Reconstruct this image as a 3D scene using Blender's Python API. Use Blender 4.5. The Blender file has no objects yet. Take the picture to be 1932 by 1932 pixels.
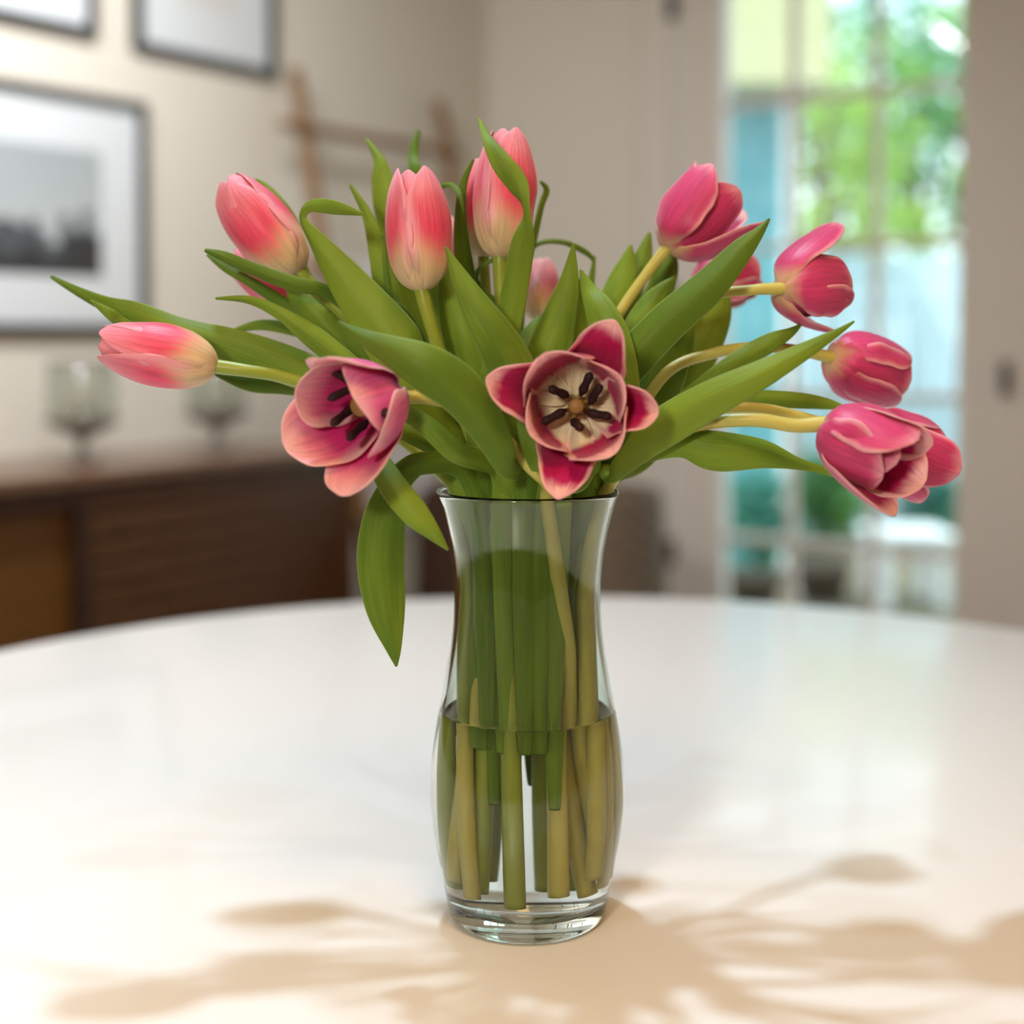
import bpy, bmesh, math, random
from mathutils import Vector, Matrix

random.seed(7)
scene = bpy.context.scene
col = scene.collection
R = math.radians

# ------------------------------------------------------------------ camera
F_PX = 2700.0            # focal length in pixels of the 1932 px frame
CX, CY = 966.0, 731.0    # optical axis in the frame (square crop of a taller picture)
PITCH = R(2.0)
TABLE_Z = 0.74
CAM = Vector((0.0, 0.0, TABLE_Z + 0.327))
cam_data = bpy.data.cameras.new('camera')
cam_data.sensor_width = 36.0
cam_data.lens = 36.0 * F_PX / 1932.0
cam_data.shift_y = (CY - 966.0) / 1932.0
cam_data.clip_start = 0.02
cam_data.dof.use_dof = True
cam_data.dof.focus_distance = 0.77
cam_data.dof.aperture_fstop = 3.1
cam = bpy.data.objects.new('camera', cam_data)
cam.location = CAM
cam.rotation_euler = (R(90) - PITCH, 0, 0)
col.objects.link(cam)
scene.camera = cam

# ------------------------------------------------------------------ colour management, world, sun
scene.view_settings.view_transform = 'Standard'
scene.view_settings.look = 'None'
scene.view_settings.gamma = 1.0
scene.view_settings.use_curve_mapping = False
scene.view_settings.exposure = 0.0
scene.cycles.max_bounces = 9
scene.cycles.diffuse_bounces = 3
scene.cycles.glossy_bounces = 3
scene.cycles.transmission_bounces = 9
scene.cycles.adaptive_threshold = 0.07

world = bpy.data.worlds.new('sky')
scene.world = world
world.use_nodes = True
bg = world.node_tree.nodes['Background']
bg.inputs['Color'].default_value = (0.78, 0.93, 1.0, 1)
bg.inputs['Strength'].default_value = 2.8

sun_d = bpy.data.lights.new('sun', 'SUN')
sun_d.energy = 3.2
sun_d.angle = R(1.0)
sun_d.color = (1.0, 0.95, 0.85)
sun = bpy.data.objects.new('sun', sun_d)
sun.rotation_euler = (R(38), 0, R(-52))
sun.location = (0, -3, 8)
col.objects.link(sun)

KEY_POWER, SECOND_POWER, ROOM_FILL_POWER, WALL_FILL_POWER, FRONT_FILL_POWER = 25.0, 4.5, 18.0, 25.0, 17.0

# ------------------------------------------------------------------ geometry helpers
_F = Vector((0, math.cos(PITCH), -math.sin(PITCH)))
_U = Vector((0, math.sin(PITCH), math.cos(PITCH)))
_Rt = Vector((1, 0, 0))

def ray(px, py):
    return _F + _Rt * ((px - CX) / F_PX) - _U * ((py - CY) / F_PX)

def at(px, py, Y):
    """world point at distance Y in front of the lens plane seen at a frame pixel"""
    d = ray(px, py)
    return CAM + d * (Y / d.y)

# room frame: corner of the two walls, a runs along the door wall, b along the picture wall
ANG = R(-34.9)
D2 = Vector((math.cos(ANG), math.sin(ANG), 0))
D1 = Vector((-math.sin(ANG), math.cos(ANG), 0))
CORNER = Vector((-0.09, 5.21, 0))

def W(a, b, z):
    return CORNER + D2 * a - D1 * b + Vector((0, 0, z))

def hit_a(px, py, a):
    """(b, z) where the sight line meets the vertical plane a = const"""
    d = ray(px, py)
    t = (a - (CAM - CORNER).dot(D2)) / d.dot(D2)
    p = CAM + d * t
    return -(p - CORNER).dot(D1), p.z

def hit_b(px, py, b):
    d = ray(px, py)
    t = (-b - (CAM - CORNER).dot(D1)) / d.dot(D1)
    p = CAM + d * t
    return (p - CORNER).dot(D2), p.z

def new_obj(name, me, mats, parent=None, smooth=True):
    o = bpy.data.objects.new(name, me)
    for m in (mats if isinstance(mats, (list, tuple)) else [mats]):
        me.materials.append(m)
    col.objects.link(o)
    if parent is not None:
        o.parent = parent
    if smooth:
        for p in me.polygons:
            p.use_smooth = True
    return o

def tag(o, label=None, cat=None, group=None, kind=None):
    if label: o['label'] = label
    if cat: o['category'] = cat
    if group: o['group'] = group
    if kind: o['kind'] = kind
    return o

def thing(name, loc, rz=0, label=None, cat=None, group=None, kind=None):
    o = bpy.data.objects.new(name, None)
    o.empty_display_size = 0.05
    o.location = loc
    o.rotation_euler = (0, 0, rz)
    col.objects.link(o)
    return tag(o, label, cat, group, kind)

def box_mesh(name, x0, x1, y0, y1, z0, z1, bevel=0.0, seg=2):
    bm = bmesh.new()
    vs = [bm.verts.new((x, y, z)) for x in (x0, x1) for y in (y0, y1) for z in (z0, z1)]
    for f in ((0, 1, 3, 2), (4, 6, 7, 5), (0, 4, 5, 1), (2, 3, 7, 6), (0, 2, 6, 4), (1, 5, 7, 3)):
        bm.faces.new([vs[i] for i in f])
    bmesh.ops.recalc_face_normals(bm, faces=bm.faces)
    if bevel:
        bmesh.ops.bevel(bm, geom=bm.edges[:], offset=bevel, segments=seg, affect='EDGES', profile=0.5)
    me = bpy.data.meshes.new(name)
    bm.to_mesh(me); bm.free()
    return me

def box(name, x0, x1, y0, y1, z0, z1, mat, parent=None, bevel=0.0):
    return new_obj(name, box_mesh(name, x0, x1, y0, y1, z0, z1, bevel), mat, parent, smooth=False)

def lathe_mesh(name, prof, seg=64, closed=False):
    """profile of (r, z); r = 0 ends are capped to a point"""
    bm = bmesh.new()
    rings = []
    for r, z in prof:
        if r < 1e-6:
            rings.append([bm.verts.new((0, 0, z))])
        else:
            rings.append([bm.verts.new((r * math.cos(2 * math.pi * i / seg), r * math.sin(2 * math.pi * i / seg), z)) for i in range(seg)])
    pairs = list(zip(rings, rings[1:]))
    if closed: pairs.append((rings[-1], rings[0]))
    for A, B in pairs:
        for i in range(seg):
            j = (i + 1) % seg
            if len(A) == 1 and len(B) == 1: continue
            if len(A) == 1: bm.faces.new((A[0], B[j], B[i]))
            elif len(B) == 1: bm.faces.new((A[i], A[j], B[0]))
            else: bm.faces.new((A[i], A[j], B[j], B[i]))
    bmesh.ops.recalc_face_normals(bm, faces=bm.faces)
    me = bpy.data.meshes.new(name)
    bm.to_mesh(me); bm.free()
    return me

def catmull(pts, n):
    """n+1 samples through control tuples of any length"""
    P = [tuple(p) for p in pts]
    k = len(P)
    out = []
    for s in range(n + 1):
        t = s / n * (k - 1)
        i = min(int(t), k - 2); f = t - i
        p0, p1, p2, p3 = P[max(i - 1, 0)], P[i], P[i + 1], P[min(i + 2, k - 1)]
        out.append(tuple(0.5 * (2 * b + (c - a) * f + (2 * a - 5 * b + 4 * c - d) * f * f + (3 * b - a - 3 * c + d) * f ** 3)
                         for a, b, c, d in zip(p0, p1, p2, p3)))
    return out

def tube_mesh(name, pts, radii, seg=10, n=None, cap=True):
    """pts: Vectors, radii per point; smooth path"""
    ctl = [(*p, r) for p, r in zip(pts, radii)]
    sm = catmull(ctl, n or (len(ctl) - 1) * 7)
    C = [Vector(s[:3]) for s in sm]; rr = [max(s[3], 1e-5) for s in sm]
    bm = bmesh.new()
    T0 = (C[1] - C[0]).normalized()
    ref = Vector((1, 0, 0)) if abs(T0.x) < 0.8 else Vector((0, 1, 0))
    S = (ref - T0 * ref.dot(T0)).normalized()
    rings = []
    for i, p in enumerate(C):
        T = (C[min(i + 1, len(C) - 1)] - C[max(i - 1, 0)]).normalized()
        S = (S - T * S.dot(T)).normalized()
        B = T.cross(S)
        rings.append([bm.verts.new(p + (S * math.cos(2 * math.pi * k / seg) + B * math.sin(2 * math.pi * k / seg)) * rr[i]) for k in range(seg)])
    for A, Bq in zip(rings, rings[1:]):
        for k in range(seg):
            bm.faces.new((A[k], A[(k + 1) % seg], Bq[(k + 1) % seg], Bq[k]))
    if cap:
        bm.faces.new(list(reversed(rings[0]))); bm.faces.new(rings[-1])
    me = bpy.data.meshes.new(name)
    bm.to_mesh(me); bm.free()
    return me

def kf(keys, v):
    """smooth keyframe interpolation"""
    if v <= keys[0][0]: return keys[0][1]
    for (v0, a), (v1, b) in zip(keys, keys[1:]):
        if v <= v1:
            t = (v - v0) / (v1 - v0)
            t = t * t * (3 - 2 * t) * 0.5 + t * 0.5
            return a + (b - a) * t
    return keys[-1][1]

# ------------------------------------------------------------------ material helpers
class NT:
    def __init__(self, name):
        self.m = bpy.data.materials.new(name); self.m.use_nodes = True
        self.t = self.m.node_tree
        for n in list(self.t.nodes): self.t.nodes.remove(n)
        self.out = self.t.nodes.new('ShaderNodeOutputMaterial')
    def n(self, typ, **kw):
        nd = self.t.nodes.new(typ)
        for k, v in kw.items(): setattr(nd, k, v)
        return nd
    def link(self, a, b): self.t.links.new(a, b)
    def put(self, sock, v):
        if hasattr(v, 'links'): self.link(v, sock)
        elif isinstance(v, (tuple, list)) and len(v) == 3 and sock.type == 'RGBA': sock.default_value = (*v, 1)
        else: sock.default_value = v
    def math(self, op, a, b=0.0, c=0.0, clamp=False):
        nd = self.n('ShaderNodeMath', operation=op, use_clamp=clamp)
        self.put(nd.inputs[0], a); self.put(nd.inputs[1], b); self.put(nd.inputs[2], c)
        return nd.outputs[0]
    def step(self, v, lo, hi):
        nd = self.n('ShaderNodeMapRange', interpolation_type='SMOOTHSTEP')
        self.put(nd.inputs['Value'], v); self.put(nd.inputs['From Min'], lo); self.put(nd.inputs['From Max'], hi)
        return nd.outputs[0]
    def mix(self, f, a, b, blend='MIX'):
        nd = self.n('ShaderNodeMix', data_type='RGBA', blend_type=blend)
        self.put(nd.inputs[0], f); self.put(nd.inputs[6], a); self.put(nd.inputs[7], b)
        return nd.outputs[2]
    def noise(self, vec, scale, detail=3.0, rough=0.5, sc=None):
        nd = self.n('ShaderNodeTexNoise')
        if sc is not None:
            mp = self.n('ShaderNodeMapping'); mp.inputs['Scale'].default_value = sc
            self.link(vec, mp.inputs[0]); vec = mp.outputs[0]
        self.link(vec, nd.inputs['Vector'])
        nd.inputs['Scale'].default_value = scale; nd.inputs['Detail'].default_value = detail
        nd.inputs['Roughness'].default_value = rough
        return nd.outputs['Fac']
    def principled(self, base, rough=0.5, spec=0.5, **kw):
        p = self.n('ShaderNodeBsdfPrincipled')
        self.put(p.inputs['Base Color'], base); self.put(p.inputs['Roughness'], rough)
        self.put(p.inputs['Specular IOR Level'], spec)
        for k, v in kw.items(): self.put(p.inputs[k.replace('_', ' ')], v)
        return p
    def bump(self, h, strength, dist=0.001):
        b = self.n('ShaderNodeBump')
        b.inputs['Strength'].default_value = strength; b.inputs['Distance'].default_value = dist
        self.link(h, b.inputs['Height'])
        return b.outputs['Normal']
    def done(self, sh):
        self.link(sh, self.out.inputs['Surface']); return self.m

def simple(name, c, rough=0.6, var=0.08, scale=20.0, spec=0.4, bump=0.0, sc=(1, 1, 1), metallic=0.0, coat=0.0):
    t = NT(name)
    obj = t.n('ShaderNodeTexCoord').outputs['Object']
    nz = t.noise(obj, scale, 4.0, sc=sc)
    dark = tuple(x * (1 - var) for x in c); lite = tuple(min(1, x * (1 + var)) for x in c)
    cc = t.mix(nz, dark, lite)
    p = t.principled(cc, rough, spec, Metallic=metallic)
    p.inputs['Coat Weight'].default_value = coat
    p.inputs['Coat Roughness'].default_value = 0.08
    if bump: t.link(t.bump(nz, bump), p.inputs['Normal'])
    return t.done(p.outputs[0])

def wood(name, dark, lite, rough=0.4, sc=(1.5, 14, 14), scale=3.0, coat=0.15):
    t = NT(name)
    obj = t.n('ShaderNodeTexCoord').outputs['Object']
    n1 = t.noise(obj, scale, 6.0, 0.65, sc)
    n2 = t.noise(obj, scale * 4, 4.0, 0.7, sc)
    f = t.step(t.math('ADD', t.math('MULTIPLY', n1, 0.7), t.math('MULTIPLY', n2, 0.3)), 0.35, 0.65)
    p = t.principled(t.mix(f, dark, lite), rough, 0.4)
    p.inputs['Coat Weight'].default_value = coat
    t.link(t.bump(n2, 0.1), p.inputs['Normal'])
    return t.done(p.outputs[0])

def petal_mat(name, base, mid, edge, v0, v1, k, edge_w, tip=0.9, streak=0.12, trans=0.3, edge_soft=1.0, rough=0.42):
    """colour runs base -> mid along the petal (v), towards edge at its margin (u)"""
    t = NT(name)
    uv = t.n('ShaderNodeUVMap').outputs[0]
    sep = t.n('ShaderNodeSeparateXYZ'); t.link(uv, sep.inputs[0])
    x, v = sep.outputs[0], sep.outputs[1]
    au = t.math('ABSOLUTE', t.math('MULTIPLY_ADD', x, 2.0, -1.0))
    rnd = t.n('ShaderNodeObjectInfo').outputs['Random']
    comb = t.n('ShaderNodeCombineXYZ')
    t.put(comb.inputs[0], t.math('MULTIPLY', x, 22.0)); t.put(comb.inputs[1], t.math('MULTIPLY', v, 1.6)); t.put(comb.inputs[2], t.math('MULTIPLY', rnd, 40.0))
    nz = t.noise(comb.outputs[0], 1.0, 3.0, 0.6)
    nc = t.math('SUBTRACT', nz, 0.5)
    comb2 = t.n('ShaderNodeCombineXYZ')
    t.put(comb2.inputs[0], t.math('MULTIPLY', x, 5.0)); t.put(comb2.inputs[1], t.math('MULTIPLY', v, 5.0)); t.put(comb2.inputs[2], t.math('MULTIPLY', rnd, 40.0))
    nb = t.math('SUBTRACT', t.noise(comb2.outputs[0], 1.0, 2.0), 0.5)
    vv = t.math('SUBTRACT', v, t.math('MULTIPLY', t.math('MULTIPLY', au, au), k))
    vv = t.math('ADD', vv, t.math('MULTIPLY', nc, streak * 2))
    f = t.step(vv, v0, v1)
    c = t.mix(f, base, mid)
    m = t.math('MAXIMUM', au, t.math('ADD', v, 1.0 - tip - 0.1))
    m = t.math('ADD', m, t.math('MULTIPLY', nb, 0.16))
    e = t.step(m, 1.0 - edge_w, 1.0 - edge_w * (1.0 - edge_soft) * 0.9 + 0.02)
    e = t.math('MULTIPLY', e, t.step(v, 0.12, 0.4))
    c = t.mix(e, c, edge)
    hsv = t.n('ShaderNodeHueSaturation')
    t.put(hsv.inputs['Value'], t.math('MULTIPLY_ADD', nc, 0.9, 1.0)); t.put(hsv.inputs['Color'], c)
    c = hsv.outputs[0]
    p = t.principled(c, rough, 0.35)
    p.inputs['Sheen Weight'].default_value = 0.15
    t.link(t.bump(nz, 0.4, 0.0008), p.inputs['Normal'])
    tr = t.n('ShaderNodeBsdfTranslucent'); t.link(c, tr.inputs[0])
    ms = t.n('ShaderNodeMixShader'); ms.inputs[0].default_value = trans
    t.link(p.outputs[0], ms.inputs[1]); t.link(tr.outputs[0], ms.inputs[2])
    return t.done(ms.outputs[0])

def leaf_mat(name, dark, lite, edge, trans=0.22):
    t = NT(name)
    uv = t.n('ShaderNodeUVMap').outputs[0]
    sep = t.n('ShaderNodeSeparateXYZ'); t.link(uv, sep.inputs[0])
    x, v = sep.outputs[0], sep.outputs[1]
    rnd = t.n('ShaderNodeObjectInfo').outputs['Random']
    comb = t.n('ShaderNodeCombineXYZ')
    t.put(comb.inputs[0], t.math('MULTIPLY', x, 30.0)); t.put(comb.inputs[1], t.math('MULTIPLY', v, 2.0)); t.put(comb.inputs[2], t.math('MULTIPLY', rnd, 50.0))
    nz = t.noise(comb.outputs[0], 1.0, 3.0, 0.55)
    comb2 = t.n('ShaderNodeCombineXYZ')
    t.put(comb2.inputs[0], t.math('MULTIPLY', x, 2.0)); t.put(comb2.inputs[1], t.math('MULTIPLY', v, 5.0)); t.put(comb2.inputs[2], t.math('MULTIPLY', rnd, 50.0))
    nb = t.noise(comb2.outputs[0], 1.0, 2.0)
    f = t.math('ADD', t.math('MULTIPLY', nz, 0.35), t.math('MULTIPLY', nb, 0.65))
    f = t.step(t.math('ADD', f, t.math('MULTIPLY', t.math('SUBTRACT', rnd, 0.5), 0.35)), 0.25, 0.75)
    c = t.mix(f, dark, lite)
    au = t.math('ABSOLUTE', t.math('MULTIPLY_ADD', x, 2.0, -1.0))
    c = t.mix(t.step(au, 0.93, 1.0), c, edge)
    p = t.principled(c, 0.45, 0.15)
    t.link(t.bump(nz, 0.45, 0.0006), p.inputs['Normal'])
    tr = t.n('ShaderNodeBsdfTranslucent'); t.link(t.mix(0.5, c, lite), tr.inputs[0])
    ms = t.n('ShaderNodeMixShader'); ms.inputs[0].default_value = trans
    t.link(p.outputs[0], ms.inputs[1]); t.link(tr.outputs[0], ms.inputs[2])
    return t.done(ms.outputs[0])

def glass_mat(name, color=(1, 1, 1), ior=1.45, rough=0.0):
    t = NT(name)
    g = t.n('ShaderNodeBsdfGlass'); g.inputs['Color'].default_value = (*color, 1)
    g.inputs['IOR'].default_value = ior; g.inputs['Roughness'].default_value = rough
    return t.done(g.outputs[0])

def pane_mat(name, tint=(0.93, 0.97, 0.97)):
    """thin sheet of glass: clear with a Fresnel reflection"""
    t = NT(name)
    tr = t.n('ShaderNodeBsdfTransparent'); tr.inputs[0].default_value = (*tint, 1)
    gl = t.n('ShaderNodeBsdfGlossy'); gl.inputs['Roughness'].default_value = 0.02
    lw = t.n('ShaderNodeLayerWeight')
    fr = t.math('MULTIPLY_ADD', t.math('POWER', lw.outputs['Facing'], 4.0), 0.6, 0.035)
    ms = t.n('ShaderNodeMixShader')
    t.link(fr, ms.inputs[0]); t.link(tr.outputs[0], ms.inputs[1]); t.link(gl.outputs[0], ms.inputs[2])
    return t.done(ms.outputs[0])

def emit(name, c, s):
    t = NT(name)
    e = t.n('ShaderNodeEmission'); e.inputs[0].default_value = (*c, 1); e.inputs[1].default_value = s
    return t.done(e.outputs[0])

M = {}
M['wall'] = simple('wall_paint', (0.74, 0.69, 0.59), 0.85, 0.03, 60, 0.2, 0.02)
M['ceiling'] = simple('ceiling_paint', (0.80, 0.73, 0.60), 0.9, 0.02, 60, 0.2)
M['trim'] = simple('trim_paint', (0.74, 0.68, 0.61), 0.45, 0.03, 40, 0.4)
M['floor'] = wood('floor_wood', (0.17, 0.11, 0.065), (0.34, 0.23, 0.14), 0.4)
M['table'] = simple('table_laminate', (0.84, 0.82, 0.78), 0.30, 0.01, 30, 0.5, coat=0.35)
M['metal_white'] = simple('white_metal', (0.8, 0.79, 0.77), 0.35)
M['walnut'] = wood('walnut', (0.045, 0.016, 0.005), (0.12, 0.05, 0.017), 0.38)
M['walnut_top_reflect'] = wood('walnut_top_reflect', (0.11, 0.055, 0.03), (0.2, 0.11, 0.065), 0.4, coat=0.4)  # lighter base: light reflected by the sideboard top is put into the colour
M['walnut_door'] = wood('walnut_door', (0.085, 0.032, 0.005), (0.14, 0.06, 0.010), 0.42)
M['walnut_dark'] = wood('walnut_dark', (0.02, 0.007, 0.003), (0.045, 0.016, 0.007), 0.45)
M['pine'] = wood('ladder_wood', (0.19, 0.09, 0.03), (0.30, 0.16, 0.06), 0.55)
M['black'] = simple('black_frame', (0.02, 0.022, 0.026), 0.4)
M['mat_board'] = simple('mat_board', (0.86, 0.87, 0.88), 0.9, 0.01)
M['pewter'] = simple('pewter', (0.20, 0.17, 0.14), 0.5)
M['iron'] = simple('dark_iron', (0.06, 0.05, 0.045), 0.5)

# ------------------------------------------------------------------ the room
RA, RB, RH = 5.7, 6.6, 2.6
room_rz = ANG
def rbox(name, a0, a1, b0, b1, z0, z1, mat, parent=None, bevel=0.0):
    """box in room coordinates; top-level ones sit at the room corner, turned with the room"""
    o = box(name, a0, a1, -b1, -b0, z0, z1, mat, parent, bevel)
    if parent is None:
        o.location = CORNER; o.rotation_euler = (0, 0, room_rz)
    return o

# door opening measured off the sight lines through the glass
DA = [hit_b(x, 637, 0.0)[0] for x in (1205, 1272, 1350, 1365, 1490, 1647, 1806, 1900)]
casL, leafL, beadL, glassL, mun1, mun2, glassR, leafR = DA
LEAF_TOP = 2.30
tag(rbox('floor', -0.1, RA, -0.1, RB, -0.08, 0.0, M['floor']), kind='structure')
tag(rbox('ceiling', -0.1, RA, -0.1, RB, RH, RH + 0.08, M['ceiling']), kind='structure')
tag(rbox('wall_left', -0.1, 0.0, -0.1, RB, 0, RH, M['wall']), kind='structure')
tag(rbox('wall_right', RA, RA + 0.1, -0.1, RB, 0, RH, M['wall']), kind='structure')
tag(rbox('wall_rear', -0.1, RA + 0.1, RB, RB + 0.1, 0, RH, M['wall']), kind='structure')
wb = thing('wall_back', CORNER, room_rz, kind='structure')
rbox('wall_panel', 0, leafL - 0.02, -0.1, 0.0, 0, RH, M['wall'], wb)
rbox('wall_panel', leafR + 0.02, RA, -0.1, 0.0, 0, RH, M['wall'], wb)
rbox('wall_panel', leafL - 0.02, leafR + 0.02, -0.1, 0.0, LEAF_TOP + 0.02, RH, M['wall'], wb)
tag(rbox('baseboard_left', 0.0, 0.015, 0.0, RB, 0, 0.11, M['trim']), kind='structure')
tag(rbox('baseboard_back', 0.0, casL, 0.0, 0.015, 0, 0.11, M['trim']), kind='structure')
for k, (a0, a1) in enumerate(((casL, leafL - 0.005), (leafR + 0.005, leafR + 0.10))):
    tr = thing('trim_%d' % (k + 1), CORNER, room_rz, kind='structure')
    rbox('casing_board', a0, a1, 0.0, 0.022, 0, LEAF_TOP + 0.1, M['trim'], tr, 0.004)
    rbox('casing_bead', a0 - 0.006 if k == 0 else a1 - 0.014, a0 + 0.014 if k == 0 else a1 + 0.006, 0.0, 0.032, 0, LEAF_TOP + 0.1, M['trim'], tr, 0.004)
tag(rbox('trim_3', casL, leafR + 0.10, 0.0, 0.022, LEAF_TOP + 0.005, LEAF_TOP + 0.11, M['trim']), kind='structure')

M['pane'] = pane_mat('door_glass')
door = thing('door_1', CORNER, room_rz, kind='structure')
rbox('stile', leafL, glassL, -0.05, -0.005, 0.01, LEAF_TOP, M['trim'], door, 0.003)
rbox('stile', glassR, leafR, -0.05, -0.005, 0.01, LEAF_TOP, M['trim'], door, 0.003)
zr = [hit_b(1500, y, 0.0)[1] for y in (185, 465, 745, 1025)]
rows = [LEAF_TOP - 0.1] + zr + [0.12]
rbox('rail', glassL, glassR, -0.05, -0.005, LEAF_TOP - 0.1, LEAF_TOP, M['trim'], door)
rbox('rail', glassL, glassR, -0.05, -0.005, 0.01, 0.12, M['trim'], door)
for z in zr:
    rbox('muntin', glassL, glassR, -0.04, -0.012, z - 0.013, z + 0.013, M['trim'], door, 0.003)
for a in (mun1, mun2):
    rbox('muntin', a - 0.014, a + 0.014, -0.04, -0.012, 0.12, LEAF_TOP - 0.1, M['trim'], door, 0.003)
cols = [glassL, mun1, mun2, glassR]
for i in range(3):
    for j in range(5):
        rbox('pane', cols[i] + 0.003, cols[i + 1] - 0.003, -0.029, -0.025, rows[j + 1] + 0.003, rows[j] - 0.003, M['pane'], door)
rbox('glass_bead', beadL + 0.004, glassL + 0.004, -0.006, 0.004, 0.12, LEAF_TOP - 0.1, M['metal_white'], door)
hz = hit_b(1287, 8, 0.02)[1]
for z in (hz, 1.2, 0.35):
    rbox('hinge', leafL - 0.022, leafL + 0.006, -0.004, 0.03, z - 0.045, z + 0.045, M['iron'], door, 0.004)
rbox('handle', leafR - 0.004, leafR + 0.016, 0.0, 0.06, 0.90, 1.0, M['iron'], door, 0.006)

# ------------------------------------------------------------------ ceiling lamps above the frame: table downlights, then added fill domes and spots
def downlight(p, power, c, radius, label):
    t = thing('recessed_downlight', p, 0, label, 'ceiling light', 'recessed downlights over the table')
    new_obj('rim', lathe_mesh('rim', [(radius, -0.012), (radius + 0.025, -0.012), (radius + 0.03, 0.0), (radius, 0.0)], 40, True), M['metal_white'], t)
    new_obj('bulb_disc', lathe_mesh('bulb_disc', [(0, -0.002), (radius, -0.002), (radius, 0.0), (0, 0.0)], 32), emit('bulb_glow', c, 3.0), t)
    l = bpy.data.lights.new('downlight_lamp', 'AREA'); l.shape = 'DISK'; l.size = radius * 2
    l.energy = power; l.color = c
    o = bpy.data.objects.new('downlight_lamp', l); o.location = (0, 0, -0.015); o.parent = t
    col.objects.link(o)
downlight((-0.20, 1.16, RH), KEY_POWER, (0.64, 0.82, 1.0), 0.045, 'small round recessed ceiling light over the far half of the table')
downlight((0.04, 0.22, RH), SECOND_POWER, (0.64, 0.82, 1.0), 0.045, 'small round recessed ceiling light over the near edge of the table')

def fill_dome(p, power, c, radius, label):  # warm fill added on the unseen ceiling, no such lamp known there
    t = thing('added_fill_dome', p, 0, label, 'ceiling light', 'frosted dome lamps on the ceiling')
    new_obj('base_ring', lathe_mesh('base_ring', [(0, 0), (radius + 0.02, 0), (radius + 0.02, -0.03), (radius, -0.03), (0, -0.03)], 40), M['metal_white'], t)
    prof = [(radius * math.cos(a), -0.03 - 0.09 * math.sin(a)) for a in [i * math.pi / 2 / 10 for i in range(10)]] + [(0, -0.12)]
    new_obj('dome', lathe_mesh('dome', prof, 40), emit('fill_dome_glow', c, 1.5), t)
    l = bpy.data.lights.new('dome_fill_light', 'AREA'); l.shape = 'DISK'; l.size = radius * 2.2
    l.energy = power; l.color = c
    o = bpy.data.objects.new('dome_fill_light', l); o.location = (0, 0, -0.125); o.parent = t
    col.objects.link(o)
WARM = (1.0, 0.56, 0.20)
fill_dome(Vector((0.2, -0.35, RH)), ROOM_FILL_POWER, WARM, 0.32, 'wide frosted dome ceiling lamp near the table')
fill_dome(W(4.7, 3.4, RH), ROOM_FILL_POWER * 0.35, WARM, 0.24, 'frosted dome ceiling lamp on the far side of the room from the pictures')

def wall_fill(b, power, c, label):
    """added spot that brightens the picture wall in place of daylight from the side"""
    p = W(0.95, b, RH)
    t = thing('added_wall_fill', p, 0, label, 'ceiling light', 'ceiling spots turned on the picture wall')
    aim = (W(0.0, b - 0.15, 1.35) - (p + Vector((0, 0, -.14)))).normalized()
    q = aim.to_track_quat('-Z', 'Y').to_matrix().to_4x4()
    new_obj('mount', lathe_mesh('mount', [(0, 0), (.06, 0), (.06, -.015), (.012, -.02), (.012, -.1), (0, -.1)], 28), M['metal_white'], t)
    h = new_obj('fill_head', lathe_mesh('fill_head', [(0, .09), (.05, .085), (.11, .02), (.115, -.03), (.11, -.03), (.105, .018), (.045, .078), (0, .08)], 36), M['metal_white'], t)
    h.matrix_local = Matrix.Translation((0, 0, -.14)) @ q
    l = bpy.data.lights.new('wall_fill_light', 'AREA'); l.shape = 'DISK'; l.size = .2
    l.energy = power; l.color = c
    o = bpy.data.objects.new('wall_fill_light', l); o.parent = t
    o.matrix_local = Matrix.Translation((0, 0, -.14)) @ q @ Matrix.Translation((0, 0, -.032))
    col.objects.link(o)
wall_fill(2.2, WALL_FILL_POWER * .65, (0.95, 0.96, 1.0), 'white adjustable ceiling spot aimed between the ladder and the pictures')
wall_fill(3.1, WALL_FILL_POWER, (0.95, 0.96, 1.0), 'white adjustable ceiling spot aimed at the skyline picture')

# added front fill for the bouquet, shaped as a floor lamp behind the camera
fl_p = Vector((-0.55, -0.95, 0)); fl_h = 1.52
fl = thing('added_front_fill', fl_p, 0, 'white reading floor lamp standing back from the table', 'lamp')
new_obj('base', lathe_mesh('base', [(0, 0), (.14, 0), (.14, .012), (.02, .022), (0, .022)], 40), M['iron'], fl)
new_obj('pole', lathe_mesh('pole', [(.011, .02), (.011, fl_h), (0, fl_h)], 16), M['iron'], fl)
fq = (Vector((0.0086, .78, TABLE_Z + .30)) - (fl_p + Vector((0, 0, fl_h)))).normalized().to_track_quat('-Z', 'Y').to_matrix().to_4x4()
fh = new_obj('shade', lathe_mesh('shade', [(0, .12), (.05, .115), (.13, .0), (.135, -.03), (.13, -.03), (.125, .0), (.045, .11), (0, .113)], 40), M['metal_white'], fl)
fh.matrix_local = Matrix.Translation((0, 0, fl_h)) @ fq
fd = bpy.data.lights.new('front_fill_light', 'AREA'); fd.shape = 'DISK'; fd.size = .24; fd.energy = FRONT_FILL_POWER; fd.color = (1.0, 0.90, 0.74)
fo = bpy.data.objects.new('front_fill_light', fd); fo.parent = fl
fo.matrix_local = Matrix.Translation((0, 0, fl_h)) @ fq @ Matrix.Translation((0, 0, -.032))
col.objects.link(fo)

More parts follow.
